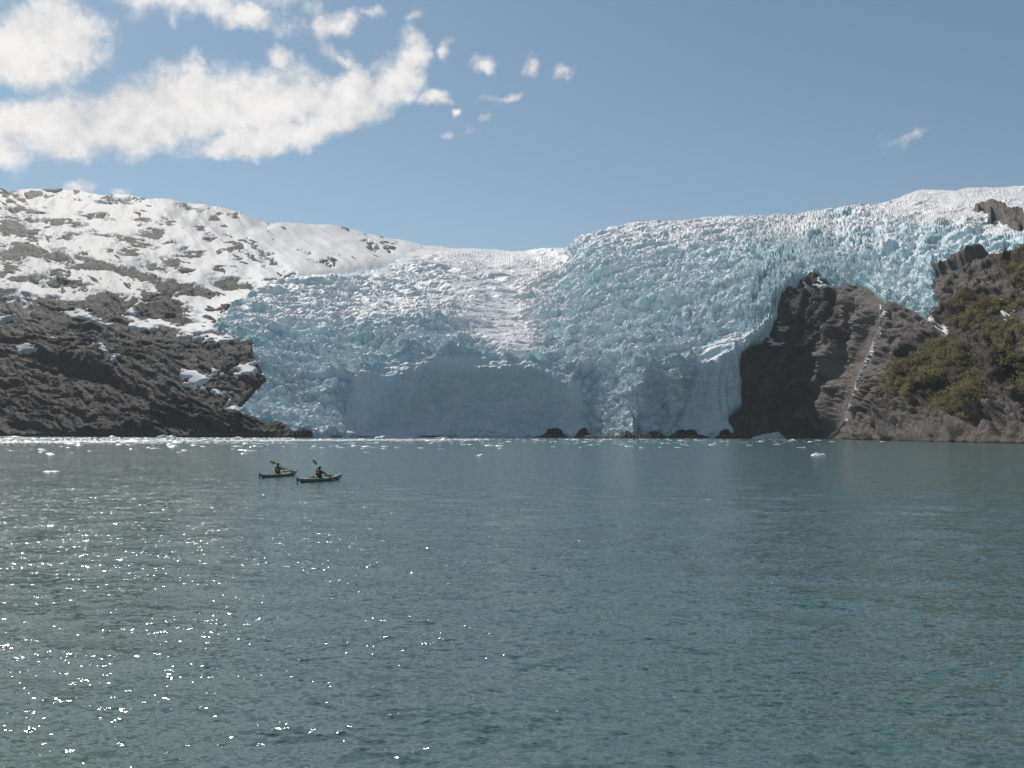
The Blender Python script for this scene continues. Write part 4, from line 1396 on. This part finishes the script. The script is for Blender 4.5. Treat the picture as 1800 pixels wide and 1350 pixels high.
# ------------------------------------------------------------------ kayaks, paddlers, paddles and the bags on deck
M_HULL = paint("kayak_hull_grey_green", (0.15, 0.195, 0.165), 0.25, 0.06, 3.0, 0.4)
M_DECK = paint("kayak_deck_pale", (0.42, 0.47, 0.43), 0.25, 0.06, 3.0, 0.4)
M_BLACK = paint("black_rubber", (0.02, 0.021, 0.023), 0.5)
M_YELLOW = paint("yellow_drybag", (0.52, 0.36, 0.07), 0.45)
M_BLADE = paint("amber_blade", (0.50, 0.27, 0.08), 0.35)
M_SHAFT = paint("dark_shaft", (0.05, 0.045, 0.04), 0.4)
M_SKIN = paint("skin", (0.45, 0.27, 0.19), 0.5, 0.05)
M_JACKET = paint("dark_paddling_jacket", (0.035, 0.042, 0.055), 0.7)
M_ORANGE = paint("orange_life_vest", (0.36, 0.12, 0.045), 0.7)
M_RED = paint("red_life_vest", (0.20, 0.045, 0.045), 0.7)
M_HAIR = paint("dark_hair", (0.030, 0.022, 0.017), 0.6)
M_CAP = paint("dark_knit_cap", (0.045, 0.05, 0.055), 0.9)
M_EYE = paint("eye", (0.03, 0.025, 0.02), 0.2)

LEN = 5.2


def hull_at(u):
    """u 0 stern .. 1 bow -> y, half beam, deck edge height, keel depth, deck ridge height"""
    y = (u - 0.5) * LEN
    s_ = max(0.0, 1 - abs(2 * u - 1) ** 2.3)
    hb = 0.29 * s_ ** 0.85 + 0.006
    sheer = 0.17 + 0.25 * max(0, u - 0.55) ** 1.7 * 3.3 + 0.10 * max(0, 0.4 - u) ** 1.6 * 3.2
    keel = -0.10 * s_ ** 0.5 + 0.30 * max(0, (u - 0.86) / 0.14) ** 1.8 + 0.16 * max(0, (0.10 - u) / 0.10) ** 1.6
    ridge = sheer + 0.075 * s_ ** 0.8 * (1.0 if u > 0.55 else 0.6) + 0.004
    return y, hb, sheer, min(keel, sheer - 0.02), ridge


def make_kayak(label):
    root = empty("kayak", (0, 0, 0))
    tag(root, label, "kayak", "sea kayaks crossing the bay")
    us = np.linspace(0, 1, 37)
    hull, deck = MB(), MB()
    rings_h, rings_d = [], []
    for u in us:
        y, hb, sh, kd, rg = hull_at(u)
        prof = [(-hb, sh), (-hb * 0.99, sh * .55 + kd * .45), (-hb * 0.82, sh * .2 + kd * .8), (-hb * 0.4, kd * .96 + sh * .04), (0, kd),
                (hb * 0.4, kd * .96 + sh * .04), (hb * 0.82, sh * .2 + kd * .8), (hb * 0.99, sh * .55 + kd * .45), (hb, sh)]
        rings_h.append([(x, y, z) for x, z in prof])
        in_cockpit = abs(y + 0.20) < 0.36
        dprof = [(-hb * 1.015, sh), (-hb * .75, sh + (rg - sh) * .62), (-hb * .35, sh + (rg - sh) * .93), (0, rg), (hb * .35, sh + (rg - sh) * .93), (hb * .75, sh + (rg - sh) * .62), (hb * 1.015, sh)]
        rings_d.append([(x, y, z + 0.002) for x, z in dprof])
    hull.loft(rings_h, cap=False, closed=False)
    deck.loft(rings_d, cap=False, closed=False)
    hull.build("hull", M_HULL, root)
    deck.build("deck", M_DECK, root)
    # cockpit rim and seat
    c = MB()
    c.tube([(0.215 * math.cos(a), -0.2 + 0.38 * math.sin(a), 0.265 + 0.02 * math.sin(a)) for a in np.linspace(0, 2 * math.pi, 29)], 0.017, 6)
    c.build("cockpit_rim", M_BLACK, root)
    for y, r_ in ((1.35, 0.13), (-1.5, 0.14)):
        u = y / LEN + 0.5
        _, hb, sh, kd, rg = hull_at(u)
        h = MB()
        h.loft([[(r_ * k * math.cos(a), y + 1.3 * r_ * k * math.sin(a), rg + dz) for a in np.linspace(0, 6.2832, 17)[:-1]] for k, dz in ((1.0, -0.03), (1.0, 0.012), (.88, 0.024), (.3, 0.03))])
        h.build("hatch_cover", M_BLACK, root)
    r = MB()
    y, hb, sh, kd, rg = hull_at(0.0)
    r.loft([[(-.012, y - 0.02, rg + .04), (.012, y - 0.02, rg + .04), (.012, y - 0.16, rg + .12), (-.012, y - 0.16, rg + .12)],
            [(-.014, y + 0.02, 0.02), (.014, y + 0.02, 0.02), (.014, y - 0.10, -0.06), (-.014, y - 0.10, -0.06)]])
    r.build("rudder", M_BLACK, root, smooth=False)
    for yy, dirn in ((LEN / 2 - 0.05, 1), (-LEN / 2 + 0.12, -1)):
        _, hb, sh, kd, rg = hull_at(yy / LEN + 0.5)
        t = MB()
        t.tube([(-.05, yy, rg + .03), (0, yy + 0.01 * dirn, rg + .055), (.05, yy, rg + .03)], 0.012, 6)
        t.build("toggle", M_BLACK, root)
    for ys in ((0.55, 0.95), (1.75, 2.15), (-0.75, -1.15)):
        l = MB()
        pts = []
        for k, yy in enumerate((ys[0], ys[1], ys[1], ys[0])):
            _, hb, sh, kd, rg = hull_at(yy / LEN + 0.5)
            pts.append(((-1 if k in (0, 2) else 1) * hb * .8, yy, sh + (rg - sh) * .62 + .015))
            if k % 2 == 0:
                ym = (ys[0] + ys[1]) / 2
                _, hb, sh, kd, rg = hull_at(ym / LEN + 0.5)
                pts.append((0, ym, rg + .012))
        l.tube(pts, 0.006, 5)
        l.build("deck_line", M_BLACK, root)
    return root


def copy_tree(o, parent=None):
    c = o.copy()
    COL.objects.link(c)
    c.parent = parent
    for ch in list(o.children):
        copy_tree(ch, c)
    return c


def skin_body(name, verts, edges, radii, mat, parent=None, root=0, levels=1):
    me = bpy.data.meshes.new(name + "_cage")
    me.from_pydata([Vector(v) for v in verts], edges, [])
    o = bpy.data.objects.new(name, me)
    COL.objects.link(o)
    sk = o.modifiers.new("skin", "SKIN")
    sk.use_smooth_shade = True
    lay = me.skin_vertices[0].data if me.skin_vertices else None
    if lay is None:
        bm = bmesh.new()
        bm.from_mesh(me)
        bm.verts.layers.skin.verify()
        bm.to_mesh(me)
        bm.free()
        lay = me.skin_vertices[0].data
    for i, r in enumerate(radii):
        lay[i].radius = (r, r) if not isinstance(r, tuple) else r
        lay[i].use_root = i == root
    ss = o.modifiers.new("sub", "SUBSURF")
    ss.levels = ss.render_levels = levels
    dg = bpy.context.evaluated_depsgraph_get()
    ev = o.evaluated_get(dg)
    m2 = bpy.data.meshes.new_from_object(ev)
    m2.name = name
    o.modifiers.clear()
    o.data = m2
    m2.materials.clear()
    m2.materials.append(mat)
    m2.polygons.foreach_set("use_smooth", np.ones(len(m2.polygons), bool))
    if parent:
        o.parent = parent
    return o


def hand_mesh(mb, wrist, grip, axis, side):
    """a closed hand: palm beside the shaft and four fingers and a thumb wrapped round it"""
    wrist, grip, axis = Vector(wrist), Vector(grip), Vector(axis).normalized()
    back = (wrist - grip).normalized()
    back = (back - axis * back.dot(axis)).normalized()
    nrm = axis.cross(back)
    mb.ball(grip + back * 0.035, (0.030, 0.030, 0.026), 2)
    palm = [grip + back * 0.075, grip + back * 0.045, grip + back * 0.022]
    mb.tube([tuple(p) for p in palm], [0.026, 0.036, 0.030], 8)
    for k, ln in enumerate((0.9, 1.0, 0.95, 0.8)):
        base = grip + axis * (0.030 - 0.020 * k)
        pts = []
        for a in np.linspace(0.15, 1.0, 6) * 4.0 * ln:
            pts.append(tuple(base + back * (0.026 * math.cos(a)) + nrm * (0.026 * math.sin(a))))
        mb.tube(pts, [0.0095, 0.0095, 0.009, 0.0085, 0.008, 0.0065], 6)
    base = grip + axis * 0.046 + back * 0.02
    pts = [tuple(base + back * (0.028 * math.cos(a)) - nrm * (0.028 * math.sin(a)) + axis * 0.012 * a) for a in np.linspace(0.0, 2.2, 5)]
    mb.tube(pts, [0.012, 0.012, 0.011, 0.010, 0.008], 6)


def make_person(label, vest_mat, hands, lean, turn, cap):
    """hands: (left, right) grip points and shaft direction in boat coordinates; the figure sits at the cockpit"""
    root = empty("person", (0, 0, 0))
    tag(root, label, "person")
    ly = lean
    P_ = [(0, -.30, .16), (0, -.30 + ly * .3, .33), (0, -.29 + ly * .7, .50), (0, -.28 + ly, .62), (0, -.27 + ly * 1.1, .69), (0, -.26 + ly * 1.2, .735)]
    E_ = [(0, 1), (1, 2), (2, 3), (3, 4), (4, 5)]
    Rd = [(.16, .13), (.15, .115), (.165, .12), (.14, .10), (.062, .062), (.055, .055)]
    for sgn in (-1, 1):                          # thighs under the deck, knees, shins, feet
        i0 = len(P_)
        P_ += [(sgn * .09, -.20, .13), (sgn * .17, .16, .17), (sgn * .12, .50, .07), (sgn * .11, .60, .10)]
        E_ += [(0, i0), (i0, i0 + 1), (i0 + 1, i0 + 2), (i0 + 2, i0 + 3)]
        Rd += [.085, .065, .045, .04]
    for sgn, hnd in ((-1, hands[0]), (1, hands[1])):
        sh = Vector((sgn * .185, -.28 + ly, .605))
        h = Vector(hnd)
        mid = (sh + h) / 2 + Vector((sgn * .12, -.07, -.10))
        wr = h + (mid - h).normalized() * 0.085
        i0 = len(P_)
        P_ += [tuple(sh), tuple(mid), tuple(wr)]
        E_ += [(3, i0), (i0, i0 + 1), (i0 + 1, i0 + 2)]
        Rd += [.072, .050, .036]
    body = skin_body("body", P_, E_, Rd, M_JACKET, root, 0, 1)
    hm = MB()
    for sgn, hnd in ((-1, hands[0]), (1, hands[1])):
        sh = Vector((sgn * .185, -.28 + ly, .605))
        h = Vector(hnd)
        mid = (sh + h) / 2 + Vector((sgn * .12, -.07, -.10))
        hand = MB()
        hand_mesh(hand, h + (mid - h).normalized() * 0.085, h, hands[2], sgn)
        hand.build("hand", M_SKIN, root)
    # head: shaped skull with brow, nose, chin and ears
    hc = Vector((0, -.235 + ly * 1.25, .835))

    def skull(p):
        x, y, z = p
        x *= 0.80 - 0.12 * max(0, -z)
        if y > 0:
            y *= 0.93
            y += 0.24 * math.exp(-((x / .16) ** 2 + ((z + .12) / .20) ** 2))       # nose
            y += 0.08 * math.exp(-((x / .45) ** 2 + ((z - .22) / .14) ** 2))       # brow
            y += 0.10 * math.exp(-((x / .3) ** 2 + ((z + .80) / .2) ** 2))         # chin
            y -= 0.10 * math.exp(-(((abs(x) - .30) / .14) ** 2 + ((z - .06) / .12) ** 2))   # eye sockets
            y += 0.05 * math.exp(-((x / .22) ** 2 + ((z + .42) / .07) ** 2))       # lips
        return Vector((x, y, z * (1.0 if z > 0 else 1.06)))
    hd = MB()
    hd.ball((0, 0, 0), (.095, .098, .122), 4, skull)
    for sgn in (-1, 1):
        hd.ball((sgn * .077, -.008, -.005), (.012, .020, .032), 2)
    head = hd.build("head", M_SKIN, root)
    head.location = hc
    head.rotation_euler = (R(-4), 0, turn)
    ey = MB()
    for sgn in (-1, 1):
        ey.ball((sgn * .029, .082, .008), (.011, .008, .008), 2)
    ey.build("eye", M_EYE, head)
    hr = MB()
    hr.ball((0, -.008, .012), (.100, .104, .122), 3, lambda p: Vector((p.x * .84, min(p.y, 0.62 if p.z > .35 else 0.15 + .3 * p.z), p.z if p.z > -.72 else -.72)))
    hr.build("knit_cap" if cap else "hair", M_CAP if cap else M_HAIR, head)
    # life vest: a padded shell round the chest with shoulder straps
    v = MB()
    rings = []
    for z, hw, hd_ in ((.30, .175, .145), (.36, .195, .165), (.45, .205, .172), (.53, .200, .162), (.575, .165, .140)):
        yy = -.30 + ly * (z - .16) / .46
        rings.append([(hw * math.copysign(abs(math.cos(a)) ** .75, math.cos(a)), yy + hd_ * math.copysign(abs(math.sin(a)) ** .75, math.sin(a)), z) for a in np.linspace(0, 6.2832, 25)[:-1]])
    v.loft(rings)
    vest = v.build("life_vest", vest_mat, root)
    for sgn in (-1, 1):
        st = MB()
        st.tube([(sgn * .10, -.30 + ly * .8 - .12, .56), (sgn * .11, -.29 + ly - .05, .665), (sgn * .11, -.29 + ly + .04, .665), (sgn * .10, -.28 + ly + .11, .56)], .026, 6)
        st.build("shoulder_strap", vest_mat, vest)
    # spray skirt from waist to cockpit rim
    sk = MB()
    sk.loft([[(hw * math.cos(a), yy + hd_ * math.sin(a), z) for a in np.linspace(0, 6.2832, 25)[:-1]] for z, hw, hd_, yy in
             ((.278, .228, .392, -.20), (.292, .205, .35, -.20), (.315, .185, .20, -.27), (.36, .178, .15, -.30 + ly * .3))], cap=False)
    sk.build("spray_skirt", M_BLACK, root)
    return root


def make_paddle(label, center, axis, length=2.1):
    root = empty("paddle", (0, 0, 0))
    tag(root, label, "paddle")
    c, a = Vector(center), Vector(axis).normalized()
    s = MB()
    s.tube([tuple(c - a * (length / 2 - .42)), tuple(c), tuple(c + a * (length / 2 - .42))], .0165, 8)
    s.build("shaft", M_SHAFT, root)
    for sgn in (-1, 1):
        b = MB()
        w_ = a.cross(Vector((0, 1, 0))).normalized()
        n_ = a.cross(w_)
        rings = []
        for t_, hw in ((0, .018), (.06, .05), (.14, .085), (.26, .098), (.36, .092), (.44, .065), (.475, .03)):
            o_ = c + a * sgn * (length / 2 - .47 + t_)
            rings.append([tuple(o_ + w_ * hw * k + n_ * (dz + .02 * (k * k))) for k, dz in ((-1, 0), (-.5, .006), (0, .012), (.5, .006), (1, 0), (.5, -.006), (0, -.010), (-.5, -.006))])
        b.loft(rings)
        b.build("blade", M_BLADE, root)
    return root


def bag(label, loc, rz, r=0.1, ln=0.34):
    root = empty("dry_bag", loc, rz)
    tag(root, label, "dry bag", "yellow dry bags on the kayak decks")
    m = MB()
    m.tube([(-ln / 2, 0, r * .5), (-ln / 2 + .03, 0, r * .8), (-ln * .2, 0, r * .98), (ln * .15, 0, r), (ln / 2 - .06, 0, r * .85), (ln / 2, 0, r * .6)], [r * .55, r * .85, r, r * .97, r * .8, r * .3], 12)
    m.build("sack", M_YELLOW, root)
    k = MB()
    k.tube([(ln / 2 - .01, -r * .5, r * .6), (ln / 2 + .035, 0, r * .65), (ln / 2 - .01, r * .5, r * .6)], .014, 6)
    k.build("roll_top", M_BLACK, root)
    return root


def on_water(px, py, D=None):
    D = float(water_range(px, py)) if D is None else D
    return Vector(((px - 900) / FPX * D, D, 0.0))


kay_a = make_kayak("pale grey green sea kayak nearer the camera with red vested paddler")
kay_b = copy_tree(kay_a)
kay_b["label"] = "pale grey green sea kayak farther off with orange vested paddler"
A0 = on_water(566, 842.5, 64.4)
B0 = on_water(493, 836.0, 71.0)
HA, HB = R(-22), R(-16.5)


def place(o, origin, rz, local=(0, 0, 0), extra=0.0):
    o.location = origin + Matrix.Rotation(rz, 3, "Z") @ Vector(local)
    o.rotation_euler = (0, 0, rz + extra)


BOB = 0.03
place(kay_a, A0, HA, (0, 0, BOB))
place(kay_b, B0, HB, (0, 0, BOB))
axA = Vector((0.77, 0.0, -0.63)).normalized()
cA = Vector((0.10, 0.13, 0.67))
hA = (tuple(cA - axA * .38), tuple(cA + axA * .30), tuple(axA))
pa = make_person("paddler in red life vest and dark jacket reaching across the nearer kayak", M_RED, hA, 0.06, R(4), False)
place(pa, A0, HA, (0, 0, BOB))
da = make_paddle("amber bladed paddle held steeply by the red vested paddler", cA, axA)
place(da, A0, HA, (0, 0, BOB))
axB = Vector((0.90, 0.12, -0.40)).normalized()
cB = Vector((0.22, 0.14, 0.64))
hB = (tuple(cB - axB * .40), tuple(cB + axB * .22), tuple(axB))
pb = make_person("paddler in orange life vest and dark jacket in the farther kayak", M_ORANGE, hB, 0.03, R(8), True)
place(pb, B0, HB, (0, 0, BOB))
db = make_paddle("amber bladed paddle held by the orange vested paddler", cB, axB)
place(db, B0, HB, (0, 0, BOB))
for org, rz, items in ((A0, HA, (("yellow dry bag just ahead of the red vested paddler", (.02, .62, .255), 1.3, .085, .34), ("yellow dry bag farther forward on the nearer kayak", (-.02, 1.02, .25), .4, .08, .32),
                                 ("yellow dry bag on the stern deck of the nearer kayak", (0, -.95, .215), 1.2, .085, .36))),
                       (B0, HB, (("yellow dry bag just ahead of the orange vested paddler", (.02, .60, .255), 1.2, .08, .32), ("yellow dry bag farther forward on the other kayak", (0, .98, .25), .5, .075, .30)))):
    for lb, loc, e, r_, ln in items:
        b_ = bag(lb, (0, 0, 0), 0, r_, ln)
        place(b_, org, rz, (loc[0], loc[1], loc[2] + BOB - 0.01), e)
# ------------------------------------------------------------------ haze added to lift the shadows, standing in for a lens veil
def haze(density):
    mb = bmesh.new()
    bmesh.ops.create_cube(mb, size=1.0)
    for v in mb.verts:
        v.co = Vector((v.co.x * 6800, v.co.y * 6800, -8.0 if v.co.z < 0 else 620.0))
    me = bpy.data.meshes.new("haze")
    mb.to_mesh(me)
    mb.free()
    m = bpy.data.materials.new("shadow_lift_haze")
    m.use_nodes = True
    nt = m.node_tree
    nt.nodes.remove(nt.nodes["Principled BSDF"])
    pv = nt.nodes.new("ShaderNodeVolumePrincipled")
    pv.inputs["Color"].default_value = (0.92, 0.95, 0.98, 1)
    pv.inputs["Density"].default_value = density
    pv.inputs["Anisotropy"].default_value = 0.0
    nt.links.new(pv.outputs[0], nt.nodes["Material Output"].inputs["Volume"])
    me.materials.append(m)
    o = bpy.data.objects.new("haze", me)
    COL.objects.link(o)
    tag(o, "thin pale haze added over the whole bay to lift the shadows", "haze", kind="stuff")


haze(0.00006)
